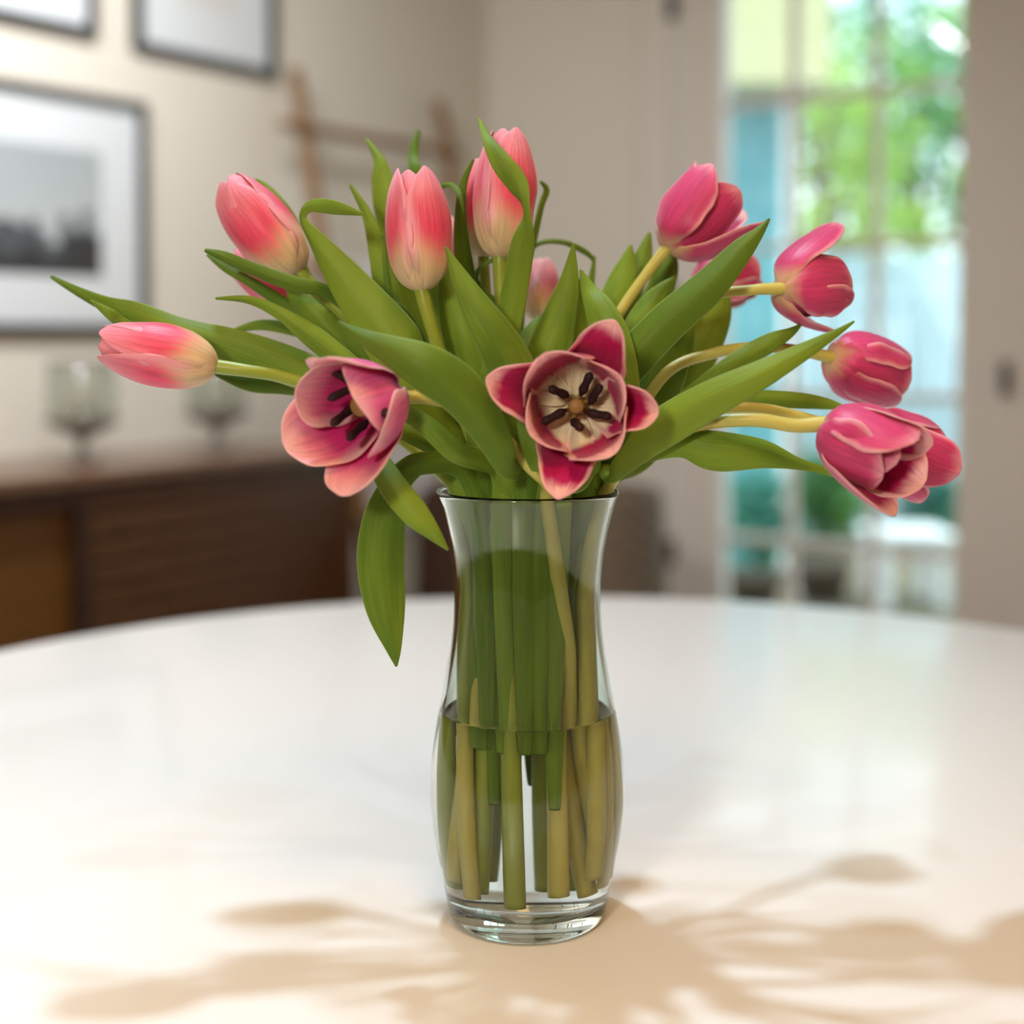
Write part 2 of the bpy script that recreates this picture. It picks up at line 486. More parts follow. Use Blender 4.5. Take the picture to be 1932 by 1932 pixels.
# ------------------------------------------------------------------ table
TC = Vector((0.06, 1.085, 0)); TR = 0.725
tb = thing('round_table', TC, 0, 'round white glossy dining table carrying the vase of tulips', 'table')
prof = [(0, TABLE_Z), (TR - 0.012, TABLE_Z)]
prof += [(TR - 0.012 + 0.012 * math.sin(a), TABLE_Z - 0.012 + 0.012 * math.cos(a)) for a in [i * math.pi / 10 for i in range(1, 9)]]
prof += [(TR - 0.06, TABLE_Z - 0.03), (0, TABLE_Z - 0.03)]
new_obj('table_top', lathe_mesh('table_top', prof, 160), M['table'], tb)
new_obj('pedestal', lathe_mesh('pedestal', [(0.12, 0.71), (0.06, 0.66), (0.04, 0.5), (0.04, 0.25), (0.07, 0.1), (0.17, 0.05)], 48), M['metal_white'], tb)
new_obj('base', lathe_mesh('base', [(0, 0.055), (0.17, 0.05), (0.3, 0.02), (0.32, 0.0), (0, 0.0)], 64), M['metal_white'], tb)

# ------------------------------------------------------------------ vase and water
VX, VY = 0.0086, 0.80
VASE = Vector((VX, VY, TABLE_Z))
outer = [(0.0400, 0.0), (0.0432, 0.0025), (0.0450, 0.008), (0.0466, 0.016), (0.0500, 0.034), (0.0532, 0.052), (0.0548, 0.070), (0.0540, 0.090),
         (0.0508, 0.112), (0.0465, 0.135), (0.0428, 0.158), (0.0412, 0.178), (0.0418, 0.196), (0.0445, 0.216), (0.0490, 0.234), (0.0512, 0.2400)]
def smooth_prof(p, n): return [(max(a, 0), b) for a, b in catmull(p, n)]
op = smooth_prof(outer, 60)
ins = [(r - 0.0028, z) for r, z in op if z > 0.016]
inner_wall = [(max(r, 0), z) for r, z in reversed(ins)]
rim = [(0.0508, 0.2416), (0.0498, 0.2420), (0.0488, 0.2412)]
bottom_in = [(0.0425, 0.0135), (0.039, 0.0118), (0.025, 0.011), (0, 0.0105)]
WL = 0.117                                   # water level above the table
r_wl = kf([(z, r) for r, z in op], WL) - 0.0028
dry = [(r, z) for r, z in inner_wall if z > WL + 0.002]
wet = [(r, z) for r, z in reversed(inner_wall) if z < WL - 0.001]
glass_prof = [(0, 0.0025), (0.030, 0.0022), (0.036, 0.0)] + op + rim + dry + [(r_wl, WL + 0.0012)]
def face_out(o, z_probe):
    """make the outer wall's faces look away from the axis"""
    me = o.data
    p = min(me.polygons, key=lambda q: abs(q.center.z - z_probe) - 0.2 * (q.center.x ** 2 + q.center.y ** 2) ** .5)
    if p.normal.x * p.center.x + p.normal.y * p.center.y < 0: me.flip_normals()
M['glass'] = glass_mat('vase_glass', (0.955, 0.985, 0.965), 1.46)
vase = thing('glass_vase', VASE, 0, 'clear waisted glass vase holding the tulips on the white table', 'vase')
vg = new_obj('vase_glass', lathe_mesh('vase_glass', glass_prof, 96), M['glass'], vase)
face_out(vg, 0.07)
# the water meets the wet inside of the glass directly: its side is a glass-to-water surface, its top water-to-air
wprof = list(reversed(bottom_in)) + wet + [(r_wl, WL + 0.0012), (r_wl - 0.0012, WL + 0.0004), (r_wl - 0.004, WL), (0, WL)]
M['water_side'] = glass_mat('water_against_glass', (1, 1, 1), 1.33 / 1.46)
M['water'] = glass_mat('water_surface', (0.985, 0.995, 0.97), 1.33)
wat = new_obj('water', lathe_mesh('water', wprof, 96), [M['water_side'], M['water']], None)
face_out(wat, 0.07)
for p in wat.data.polygons:
    if p.center.z > WL - 0.0005: p.material_index = 1
wat.location = VASE
tag(wat, 'clear water filling the lower half of the glass vase', 'water')

# ------------------------------------------------------------------ tulip materials
CREAM = (0.80, 0.62, 0.36)
M['bud_out'] = petal_mat('bud_petal_outside', CREAM, (0.88, 0.085, 0.18), (0.92, 0.40, 0.52), 0.20, 0.48, 0.20, 0.55, 0.96, 0.11, 0.28)
M['bud_in'] = petal_mat('bud_petal_inside', (0.85, 0.66, 0.35), (0.80, 0.09, 0.12), (0.88, 0.35, 0.36), 0.2, 0.5, 0.1, 0.3, 0.96, 0.1, 0.28)
M['pale_out'] = petal_mat('pale_bud_outside', (0.86, 0.68, 0.46), (0.88, 0.26, 0.36), (0.92, 0.58, 0.62), 0.25, 0.6, 0.2, 0.5, 0.96, 0.1, 0.3)
M['open_out'] = petal_mat('open_petal_outside', (0.76, 0.50, 0.32), (0.66, 0.055, 0.20), (0.92, 0.46, 0.54), 0.02, 0.22, 0.06, 0.22, 0.95, 0.05, 0.25)
M['open_in'] = petal_mat('open_petal_inside', (0.96, 0.88, 0.62), (0.52, 0.006, 0.12), (0.95, 0.54, 0.54), 0.30, 0.42, 0.0, 0.26, 0.97, 0.06, 0.25, 0.35)
M['cup_in'] = petal_mat('cup_petal_inside', (0.50, 0.006, 0.17), (0.74, 0.035, 0.24), (0.95, 0.58, 0.58), 0.0, 0.5, 0.0, 0.5, 0.93, 0.06, 0.25)
M['cup_out'] = petal_mat('cup_petal_outside', (0.76, 0.50, 0.32), (0.82, 0.14, 0.42), (0.95, 0.58, 0.64), 0.02, 0.22, 0.06, 0.34, 0.95, 0.06, 0.28)
M['leaf'] = leaf_mat('tulip_leaf', (0.048, 0.125, 0.0), (0.21, 0.37, 0.0), (0.38, 0.50, 0.06))
M['leaf_back'] = leaf_mat('tulip_leaf_underside', (0.11, 0.20, 0.02), (0.22, 0.34, 0.035), (0.26, 0.36, 0.09))
M['leaf_lime'] = leaf_mat('tulip_leaf_lime', (0.32, 0.60, 0.0), (0.42, 0.70, 0.0), (0.30, 0.42, 0.06), 0.3)
M['stem_y'] = simple('stem_yellow_green', (0.48, 0.44, 0.10), 0.4, 0.15, 8, 0.4)
M['stem_g'] = simple('stem_green', (0.24, 0.30, 0.03), 0.4, 0.15, 8, 0.4)
M['anther'] = simple('anther', (0.022, 0.004, 0.006), 0.7, 0.3, 900)
M['filament'] = simple('filament', (0.40, 0.24, 0.06), 0.5)
M['pistil'] = simple('pistil', (0.30, 0.16, 0.05), 0.5)

# ------------------------------------------------------------------ tulip builders
W_KEYS = [(0, .34), (.08, .52), (.2, .76), (.45, 1.0), (.62, .99), (.78, .82), (.88, .58), (.95, .33), (1, .05)]
W_ROUND = [(0, .3), (.08, .5), (.2, .74), (.5, 1.0), (.7, 1.0), (.83, .88), (.92, .66), (.97, .42), (1, .12)]

def petal_mesh(alpha, L, Wd, rc, theta, r0=0.002, nu=12, nv=18, wk=W_KEYS, radial=1.0, ruffle=0.0, curl=0.0, seed=0, edge_out=0.0, hook=0.0):
    """alpha: keyframes of the angle from the flower axis along the midline (deg); rc: cross radius keyframes (m)"""
    rnd = random.Random(seed)
    ph = [rnd.uniform(0, 6.28) for _ in range(4)]
    # integrate midline
    mid = [(r0, 0.0)]
    for i in range(nv * 4):
        v = (i + .5) / (nv * 4); a = R(kf(alpha, v)); d = L / (nv * 4)
        mid.append((mid[-1][0] + math.sin(a) * d * radial, mid[-1][1] + math.cos(a) * d))
    bm = bmesh.new(); uvl = bm.loops.layers.uv.new('UVMap')
    G = []
    ct, st = math.cos(theta), math.sin(theta)
    for j in range(nv + 1):
        v = j / nv
        vq = v ** 0.9
        r, z = mid[int(round(vq * nv * 4))]
        a = R(kf(alpha, vq))
        n_in = (-math.cos(a), math.sin(a))          # inward normal in the (r, z) plane
        w = Wd * kf(wk, vq); rcv = kf(rc, vq)
        row = []
        for i in range(nu + 1):
            u = i / nu * 2 - 1
            ang = u * w / rcv
            tang = rcv * math.sin(ang)
            inn = rcv * (1 - math.cos(ang))
            inn += -edge_out * w * max(0, abs(u) - 0.55) ** 2 * 4 * v
            inn += ruffle * w * (math.sin(u * 4 + ph[0]) * 0.4 + math.sin(v * 9 + ph[1] + (2.5 if u > 0 else 0)) * abs(u) ** 2) * v
            inn += 0.035 * w * math.exp(-(u / 0.10) ** 2) * (1 - v)
            inn += -hook * w * max(0, v - 0.75) ** 2 * 8
            tang *= 1 + 0.04 * math.sin(v * 13 + ph[2] + u)
            rr = r + inn * n_in[0]; zz = z + inn * n_in[1]
            row.append((bm.verts.new((rr * ct - tang * st, rr * st + tang * ct, zz)), (i / nu, vq)))
        G.append(row)
    for j in range(nv):
        for i in range(nu):
            q = (G[j][i], G[j][i + 1], G[j + 1][i + 1], G[j + 1][i])
            f = bm.faces.new([x[0] for x in q])
            for lp, x in zip(f.loops, q): lp[uvl].uv = x[1]
    me = bpy.data.meshes.new('petal')
    bm.to_mesh(me); bm.free()
    return me

def add_petal(me, mats, parent, mtx, thick=0.0008):
    o = new_obj('petal', me, mats, parent)
    o.matrix_local = mtx
    s = o.modifiers.new('thickness', 'SOLIDIFY'); s.thickness = thick; s.offset = -1.0
    s.material_offset = 1; s.material_offset_rim = 1
    sub = o.modifiers.new('smooth', 'SUBSURF'); sub.levels = 1; sub.render_levels = 1
    return o

def frame(axis, roll=0.0):
    A = axis.normalized()
    up = Vector((0, 0, 1)) if abs(A.z) < 0.93 else Vector((0, -1, 0))
    X = (up - A * up.dot(A)).normalized()
    Y = A.cross(X)
    m = Matrix((X, Y, A)).transposed().to_4x4()
    return m @ Matrix.Rotation(roll, 4, 'Z')

BUD_ALPHA = [(0, 82), (.10, 62), (.22, 30), (.38, 9), (.55, -3), (.75, -17), (.9, -30), (1, -40)]

def bud(parent, base, axis, H, width, roll, mats, seed):
    """closed bloom: three petals outside three others"""
    rnd = random.Random(seed)
    n = 200; z = 0; r = 0; rmax = 0
    for i in range(n):
        a = R(kf(BUD_ALPHA, (i + .5) / n)); z += math.cos(a) / n; r += math.sin(a) / n; rmax = max(rmax, r)
    L = H / z
    radial = (width / 2 - 0.002) / (rmax * L)
    mt = Matrix.Translation(base - parent.location) @ frame(axis, roll)
    for k in range(6):
        outer_p = k % 2 == 0
        th = k * math.pi / 3 + rnd.uniform(-.12, .12)
        s = 1.0 if outer_p else 0.90
        al = [(v, a + (rnd.uniform(-2, 3) if v > .3 else 0)) for v, a in BUD_ALPHA]
        rc = [(0, .004), (.12, .010), (.3, width * .50 * s), (.6, width * .53 * s), (.85, width * .45 * s), (1, width * .36)]
        me = petal_mesh(al, L * (rnd.uniform(.97, 1.0) if outer_p else rnd.uniform(.94, .99)), width * (.60 if outer_p else .58), rc, th, 0.0022, radial=radial * s, seed=seed * 10 + k, ruffle=0.02)
        add_petal(me, mats, parent, mt)

def stamens(parent, base, mt, scale=1.0, seed=1, splay=0.5):
    rnd = random.Random(seed)
    pm = mt
    p = new_obj('pistil', lathe_mesh('pistil', [(0, 0), (.0028, .001), (.0026, .012), (.0030, .018), (.0050, .0205), (.0042, .0225), (0, .022)], 12), M['pistil'], parent)
    p.matrix_local = pm @ Matrix.Scale(scale, 4)
    for k in range(6):
        th = k * math.pi / 3 + rnd.uniform(-.5, .5)
        d = Vector((math.cos(th), math.sin(th), 0))
        a = Vector((0, 0, 1))
        p0 = d * .003; p1 = d * (.006 + .003 * splay) + a * .010; p2 = d * (.008 + .006 * splay) + a * .0165
        f = new_obj('stamen', tube_mesh('stamen', [x * scale for x in (p0, p1, p2)], [.0013, .0011, .0008], 8), M['filament'], parent)
        f.matrix_local = pm
        tip = p2; dirn = (d * (splay + rnd.uniform(-.1, .6)) + a * rnd.uniform(.5, 1.0) + Vector((rnd.uniform(-.5, .5), rnd.uniform(-.5, .5), 0))).normalized()
        an = new_obj('anther', tube_mesh('anther', [(tip - dirn * .004 * 1) * scale, (tip + dirn * .0005) * scale, (tip + dirn * .006) * scale, (tip + dirn * .012) * scale, (tip + dirn * .0145) * scale],
                                         [.0006, .0025, .0021, .0023, .0006], 8), M['anther'], f)

def leaf(parent, pts, mat=None, fold=0.22, base=None, n=None, deep=0.0):
    """pts: (px, py, Y, width_px, roll_deg); blade runs through these spots, base end first.
    base: offset (dx, dy) from the vase axis where the blade springs from its stem inside the vase"""
    ctl = []
    if base is not None:
        w0 = pts[0][3] * pts[0][2] / F_PX
        q = Vector((base[0], base[1])); k = min(1.0, .033 / max(q.length, 1e-6)); q *= k
        rl = R(pts[0][4])
        ctl.append((VX + q.x * .85, VY + q.y * .85, TABLE_Z + .100 - deep, .006, rl))
        ctl.append((VX + q.x * .88, VY + q.y * .88, TABLE_Z + .165, min(w0 * .9, .020), rl))
        ctl.append((VX + q.x, VY + q.y, TABLE_Z + .228, min(w0, .026), rl))
        if base[0] ** 2 + base[1] ** 2 > .03 ** 2:
            ctl.append((VX + base[0] * .98, VY + base[1] * .98, TABLE_Z + .256, min(w0, .026), rl))
    for x, y, Y, w, roll in pts:
        p = at(x, y, Y)
        ctl.append((p.x, p.y, p.z, w * Y / F_PX, R(roll)))
    n = n or (len(ctl) - 1) * 6
    sm = catmull(ctl, n)
    C = [Vector(s[:3]) for s in sm]
    # rows of the blade that are still on their way up inside the vase
    out = next((j for j, p in enumerate(C) if p.z > TABLE_Z + .246), n + 1) + 5 if base is not None else 0
    nu = 8
    bm = bmesh.new(); uvl = bm.loops.layers.uv.new('UVMap')
    G = []
    Sprev = None
    for j, p in enumerate(C):
        T = (C[min(j + 1, n)] - C[max(j - 1, 0)]).normalized()
        Vd = (p - CAM).normalized()
        S0 = T.cross(Vd)
        if S0.length < 0.15 and Sprev is not None: S0 = Sprev - T * Sprev.dot(T)
        S0.normalize()
        if Sprev is not None and S0.dot(Sprev) < -0.3: S0 = -S0
        Sprev = S0
        N0 = S0.cross(T)
        w = max(sm[j][3], 0.0003); roll = sm[j][4]
        S = S0 * math.cos(roll) + N0 * math.sin(roll)
        N = N0 * math.cos(roll) - S0 * math.sin(roll)
        v = j / n
        row = []
        for i in range(nu + 1):
            u = i / nu * 2 - 1
            q = p + S * (u * w * .5) + N * (fold * w * (abs(u) ** 1.4 - .35)) + N * (0.03 * w * math.sin(v * 17 + u * 2))
            if j < out: q = keep_inside(q, .0009)
            row.append((bm.verts.new(q - parent.location), (i / nu, v)))
        G.append(row)
    for j in range(n):
        for i in range(nu):
            q = (G[j][i], G[j][i + 1], G[j + 1][i + 1], G[j + 1][i])
            f = bm.faces.new([x[0] for x in q])
            for lp, x in zip(f.loops, q): lp[uvl].uv = x[1]
    me = bpy.data.meshes.new('leaf')
    bm.to_mesh(me); bm.free()
    ms = [mat or M['leaf'], M['leaf_back']]
    o = new_obj('leaf', me, ms, parent)
    s = o.modifiers.new('thickness', 'SOLIDIFY'); s.thickness = 0.0007; s.offset = 0.0; s.material_offset = 1; s.material_offset_rim = 1
    sub = o.modifiers.new('smooth', 'SUBSURF'); sub.levels = 1; sub.render_levels = 1
    return o

GLASS_IN = [(z, r - .0028) for r, z in op]
def keep_inside(q, gap):
    """a point below the rim is held within the inner wall of the vase"""
    z = q.z - TABLE_Z
    if z > .2445: return q
    d = Vector((q.x - VX, q.y - VY)); lim = kf(GLASS_IN, z) - gap
    if d.length > lim: d *= lim / d.length
    return Vector((VX + d.x, VY + d.y, q.z))

def stem(parent, pts, axis, rim, bot, wpx=23, mat=None):
    """pts from the bloom downwards: (px, py, Y); then through the vase mouth to the water"""
    r0 = wpx * .8 / F_PX * .5
    lv = []
    for k, h in enumerate(STEM_Z):
        f = k / (len(STEM_Z) - 1)
        w = (1 - f) ** 2 + .62 * 2 * f * (1 - f); g = f ** 2 + .3 * 2 * f * (1 - f)
        lv.append(Vector((rim[0] * w + bot[0] * g, rim[1] * w + bot[1] * g)))
    STEMS.append(dict(parent=parent, top=[at(*p) for p in pts], axis=axis, lv=lv, bz=bot[2], r=r0, mat=mat or M['stem_g']))

STEM_Z = [.240, .212, .185, .155, .125, .090, .055, .018]
STEM_K = [1.0, 1.1, 1.2, 1.3, 1.3, 1.35, 1.4, 1.45]
STEMS = []
def build_stems():
    """settle the stems next to each other inside the vase, then build them"""
    nl = len(STEM_Z)
    lim = [kf(GLASS_IN, z) for z in STEM_Z]
    for it in range(400):
        for k in range(nl):
            for a in range(len(STEMS)):
                for b in range(a + 1, len(STEMS)):
                    d = STEMS[a]['lv'][k] - STEMS[b]['lv'][k]
                    need = (STEMS[a]['r'] + STEMS[b]['r']) * STEM_K[k] * 1.06
                    if d.length < need:
                        u = d.normalized() if d.length > 1e-6 else Vector((math.cos(a), math.sin(a)))
                        d2 = u * (need - d.length) * .5
                        STEMS[a]['lv'][k] += d2; STEMS[b]['lv'][k] -= d2
            for q in STEMS:
                m = lim[k] - q['r'] * STEM_K[k] - .0008
                if q['lv'][k].length > m: q['lv'][k] *= m / q['lv'][k].length
        if it < 360:
            for q in STEMS:
                L = q['lv']
                q['lv'] = [L[0]] + [L[k] * .8 + (L[k - 1] + L[k + 1]) * .1 for k in range(1, nl - 1)] + [L[-1]]
    for q in STEMS:
        P = [q['top'][0] + q['axis'].normalized() * .005] + q['top']
        rr = [q['r']] * len(P); rr[0] *= .8; rr[1] *= 1.12
        for k in range(nl):
            z = STEM_Z[k] + (q['bz'] if k == nl - 1 else 0)
            P.append(Vector((VX + q['lv'][k].x, VY + q['lv'][k].y, TABLE_Z + z))); rr.append(q['r'] * STEM_K[k])
        loc = q['parent'].location
        new_obj('stem', tube_mesh('stem', [p - loc for p in P], rr, 12, n=len(P) * 6), q['mat'], q['parent'])

GROUP = 'cut tulips in the glass vase'
def tulip(label, base, tip, stem_pts, rim, bot, stem_mat=None, wpx=23):
    bot = (-bot[0], -bot[1] if abs(bot[0]) > .02 else bot[1], bot[2])
    t = thing('tulip', Vector((VX + bot[0], VY + bot[1], TABLE_Z + .018 + bot[2])), 0, label, 'tulip', GROUP)
    B = at(*base); A = at(*tip) - B
    stem(t, [base] + stem_pts, A, rim, bot, wpx, stem_mat)
    return t, B, A

def bloom(t, B, A, petals, mats, roll=0.0, seed=0, stam=None):
    """open bloom; petals: dicts th (deg, counter-clockwise from up), L, W, al (alpha keys), optional"""
    mt = Matrix.Translation(B - t.location) @ frame(A, roll)
    for k, p in enumerate(petals):
        rc = p.get('rc', [(0, .005), (.15, .014), (.4, .024), (.75, .026), (1, .03)])
        me = petal_mesh(p['al'], p['L'], p['W'], rc, R(p['th']), p.get('r0', .0025), nu=14, nv=20, wk=p.get('wk', W_ROUND), ruffle=p.get('ruf', .03), radial=p.get('rad', 1.0),
                        seed=seed * 20 + k, edge_out=p.get('eo', 0.0), hook=p.get('hook', 0.0))
        add_petal(me, p.get('mats', mats), t, mt)
    if stam: stamens(t, B, mt, stam[0], seed + 3, stam[1])

BUDM = [M['bud_out'], M['bud_in']]
OPENM = [M['open_out'], M['open_in']]
CUPM = [M['cup_out'], M['cup_in']]

# ---- closed buds -----------------------------------------------------------
# bud leaning up over the sideboard
t, B, A = tulip('closed coral tulip bud leaning out towards the picture wall, a curled leaf beside it',
                (566, 517, .82), (420, 340, .82), [(612, 560, .82), (690, 640, .81), (800, 790, .80), (870, 880, .795)], (-.030, -.004), (.022, .010, .004), M['stem_g'])
bud(t, B, A, A.length, .0365, R(20), BUDM, 1)
leaf(t, [(770, 700, .78, 100, 0), (735, 640, .78, 112, 8), (662, 545, .785, 82, 12), (602, 465, .79, 46, 30), (570, 415, .795, 22, 50), (585, 388, .79, 24, 20), (635, 393, .78, 28, -20), (688, 405, .775, 3, -10)], base=(-.022, -.018))
leaf(t, [(600, 560, .85, 22, 20), (565, 450, .85, 22, 10), (545, 405, .855, 20, 0), (508, 358, .86, 14, 10), (482, 338, .87, 6, 0)], base=(-.03, .02))

# bud lying level to the far left
t, B, A = tulip('closed coral tulip bud stretched out level above the table, a long wavy leaf behind it',
                (412, 692, .78), (182, 644, .77), [(470, 700, .78), (535, 712, .785), (640, 750, .79), (760, 830, .79), (840, 900, .785)], (-.040, -.012), (.030, -.004, .002), M['stem_g'], 24)
bud(t, B, A, A.length, .0345, R(80), BUDM, 2)
leaf(t, [(760, 770, .80, 60, 0), (620, 720, .80, 72, 5), (520, 682, .80, 74, 8), (430, 650, .80, 66, 0), (335, 620, .80, 50, -15), (255, 592, .805, 46, 10), (190, 572, .81, 30, 25), (95, 522, .84, 5, 0)], base=(-.034, .010))
leaf(t, [(640, 745, .815, 40, 0), (540, 728, .815, 36, 5), (470, 722, .815, 34, 0), (405, 706, .815, 4, 0)], base=(-.036, .016))
leaf(t, [(300, 640, .80, 14, 0), (235, 612, .795, 22, 20), (205, 590, .79, 20, 0), (170, 566, .79, 3, 0)], M['leaf_back'])

# upright bud
t, B, A = tulip('upright closed coral tulip bud with two parted petal tips, on a straight green stem',
                (797, 551, .77), (779, 310, .775), [(812, 610, .77), (838, 690, .775), (880, 800, .78), (915, 900, .785)], (-.012, -.016), (.006, -.026, .0), M['stem_g'], 25)
bud(t, B, A, A.length * .985, .0355, R(165), BUDM, 3)
leaf(t, [(985, 860, .755, 70, 0), (985, 770, .75, 84, 0), (968, 700, .745, 92, -5), (938, 640, .74, 82, -8), (900, 580, .74, 60, -5), (866, 520, .745, 34, 0), (841, 465, .75, 3, 0)], M['leaf_lime'], base=(.004, -.030))
leaf(t, [(935, 830, .79, 70, 0), (895, 700, .79, 84, 10), (868, 620, .79, 78, 10), (845, 540, .795, 40, 5), (838, 480, .80, 4, 0)], base=(-.006, .0))
leaf(t, [(870, 840, .80, 60, 0), (800, 690, .81, 62, -10), (757, 600, .81, 44, -10), (735, 560, .81, 20, -10), (722, 440, .82, 5, 0)], base=(-.018, .012))
leaf(t, [(835, 600, .835, 24, 10), (806, 470, .835, 16, 20), (808, 395, .835, 12, 30), (826, 358, .832, 11, 30), (848, 348, .822, 11, 20), (866, 364, .808, 10, 10), (875, 402, .804, 4, 0)], M['leaf_back'], base=(-.01, .02))

# tall pair behind the twisted leaf
t, B, A = tulip('tallest closed coral tulip bud, half hidden by a twisted pointed leaf',
                (943, 490, .80), (962, 238, .81), [(945, 560, .80), (950, 690, .80), (965, 850, .80)], (.004, -.004), (-.008, .020, .0), M['stem_g'], 24)
bud(t, B, A, A.length * .985, .0350, R(150), BUDM, 4)
leaf(t, [(935, 780, .775, 62, 10), (945, 660, .77, 62, 0), (968, 560, .765, 52, 5), (985, 460, .76, 46, 10), (992, 400, .755, 22, 60), (976, 350, .755, 44, 20), (945, 305, .755, 40, 0), (920, 262, .765, 22, -10), (903, 222, .79, 4, 0)], base=(.0, -.014))
leaf(t, [(915, 800, .815, 50, 0), (893, 640, .82, 46, 0), (878, 520, .818, 38, 5), (869, 430, .816, 26, 0), (874, 350, .816, 15, -5), (894, 300, .818, 4, 0)], base=(-.004, .014))
leaf(t, [(972, 720, .842, 30, 0), (974, 570, .856, 20, 10), (1004, 462, .86, 14, 20), (1020, 390, .86, 14, 30), (1031, 358, .86, 12, 20), (1019, 342, .86, 4, 0)], M['leaf_back'], base=(.006, .014))
t, B, A = tulip('closed coral tulip bud tucked close behind the tallest bud',
                (912, 486, .842), (914, 298, .842), [(918, 560, .84), (935, 700, .828), (955, 850, .812)], (-.004, .008), (.014, .026, .004), M['stem_g'], 20)
bud(t, B, A, A.length, .0300, R(200), BUDM, 5)
leaf(t, [(985, 800, .825, 44, 0), (950, 620, .83, 44, 0), (900, 540, .83, 18, 30), (905, 505, .825, 12, 50), (935, 488, .815, 9, 20)], base=(.006, .014))

# pale small bud in the middle
t, B, A = tulip('small pale pink tulip bud showing between dark upright leaves',
                (1018, 606, .90), (1022, 486, .91), [(1014, 680, .88), (1005, 800, .85), (1000, 880, .83)], (.002, .020), (-.020, .018, .0), M['stem_g'], 20)
bud(t, B, A, A.length * 1.0, .0245, R(165), [M['pale_out'], M['bud_in']], 6)
leaf(t, [(1010, 820, .80, 90, 0), (1030, 690, .80, 92, 0), (1055, 600, .80, 66, 0), (1074, 530, .80, 38, 0), (1082, 458, .80, 3, 0)], base=(.012, -.004))
leaf(t, [(985, 800, .82, 50, 10), (985, 700, .83, 50, 0), (1000, 640, .84, 46, 0), (1018, 596, .85, 6, 0)], base=(.004, .010))
leaf(t, [(970, 740, .858, 28, 10), (980, 600, .872, 20, 20), (990, 500, .876, 13, 40), (1012, 461, .876, 11, 40), (1060, 456, .876, 11, 20), (1105, 476, .876, 11, 0), (1122, 494, .876, 5, 0)], M['leaf_back'], base=(-.002, .022))
leaf(t, [(1075, 760, .856, 30, 0), (1100, 640, .874, 24, 0), (1112, 560, .882, 16, 0), (1117, 520, .884, 12, 10), (1122, 482, .886, 4, 0)], M['leaf_back'], base=(.012, .022))

# two more half-hidden buds
t, B, A = tulip('coral tulip bud mostly hidden behind narrow folded leaves, below the leaning bud',
                (612, 610, .87), (436, 474, .87), [(700, 690, .85), (800, 800, .83), (900, 890, .81)], (-.022, .014), (.026, .018, .002), M['stem_y'], 22)
bud(t, B, A, A.length, .0300, R(60), BUDM, 7)
leaf(t, [(760, 680, .815, 40, 0), (690, 610, .82, 32, 0), (620, 552, .802, 26, 0), (550, 535, .794, 30, 5), (470, 505, .796, 26, 10), (420, 483, .80, 20, 0), (386, 472, .805, 6, 0)], base=(-.026, .004))
leaf(t, [(680, 650, .825, 30, 0), (600, 610, .825, 30, -10), (540, 575, .825, 26, -10), (470, 530, .825, 20, -10), (425, 505, .83, 16, 0), (390, 480, .835, 4, 0)], M['leaf_lime'], base=(-.03, .006))
leaf(t, [(720, 720, .80, 66, 10), (660, 660, .80, 60, 0), (605, 605, .80, 50, 0), (560, 560, .805, 34, 0), (542, 538, .81, 8, 0)], base=(-.030, -.004))
leaf(t, [(690, 720, .79, 50, 0), (640, 675, .79, 46, 0), (590, 635, .79, 44, 0), (530, 592, .79, 26, 0), (470, 566, .795, 16, 10), (406, 563, .80, 4, 0)], base=(-.036, -.008))
leaf(t, [(640, 650, .84, 22, 0), (560, 624, .84, 24, 0), (490, 613, .84, 20, 0), (424, 630, .84, 4, 0)], base=(-.036, .014))
t, B, A = tulip('pink tulip bud peeping out from behind the upright bud',
                (846, 560, .87), (838, 410, .88), [(860, 650, .86), (900, 780, .84), (950, 880, .82)], (-.010, .022), (.018, .034, .006), M['stem_g'], 20)
bud(t, B, A, A.length, .0290, R(30), [M['pale_out'], M['bud_in']], 8)
leaf(t, [(820, 760, .83, 56, 0), (775, 660, .83, 56, 0), (738, 590, .83, 50, 0), (715, 490, .835, 36, 0), (695, 410, .84, 22, 0), (660, 348, .845, 5, 0)], M['leaf_back'], base=(-.02, .018))
leaf(t, [(800, 600, .88, 60, 0), (760, 480, .88, 60, 0), (735, 400, .88, 60, 5), (722, 340, .885, 44, 0), (715, 300, .89, 22, 0), (690, 262, .90, 6, 0)], base=(-.012, .03))
leaf(t, [(868, 760, .872, 40, 0), (830, 600, .905, 36, 0), (800, 440, .912, 26, 0), (785, 330, .91, 24, 0), (780, 290, .92, 20, 0), (790, 245, .93, 8, 0)], M['leaf_lime'], base=(-.008, .030))

# ---- open blooms -----------------------------------------------------------
FLARE = [(0, 80), (.12, 60), (.3, 28), (.5, 18), (.75, 34), (1, 62)]
CUP = [(0, 80), (.12, 60), (.3, 26), (.5, 8), (.75, -2), (1, -10)]
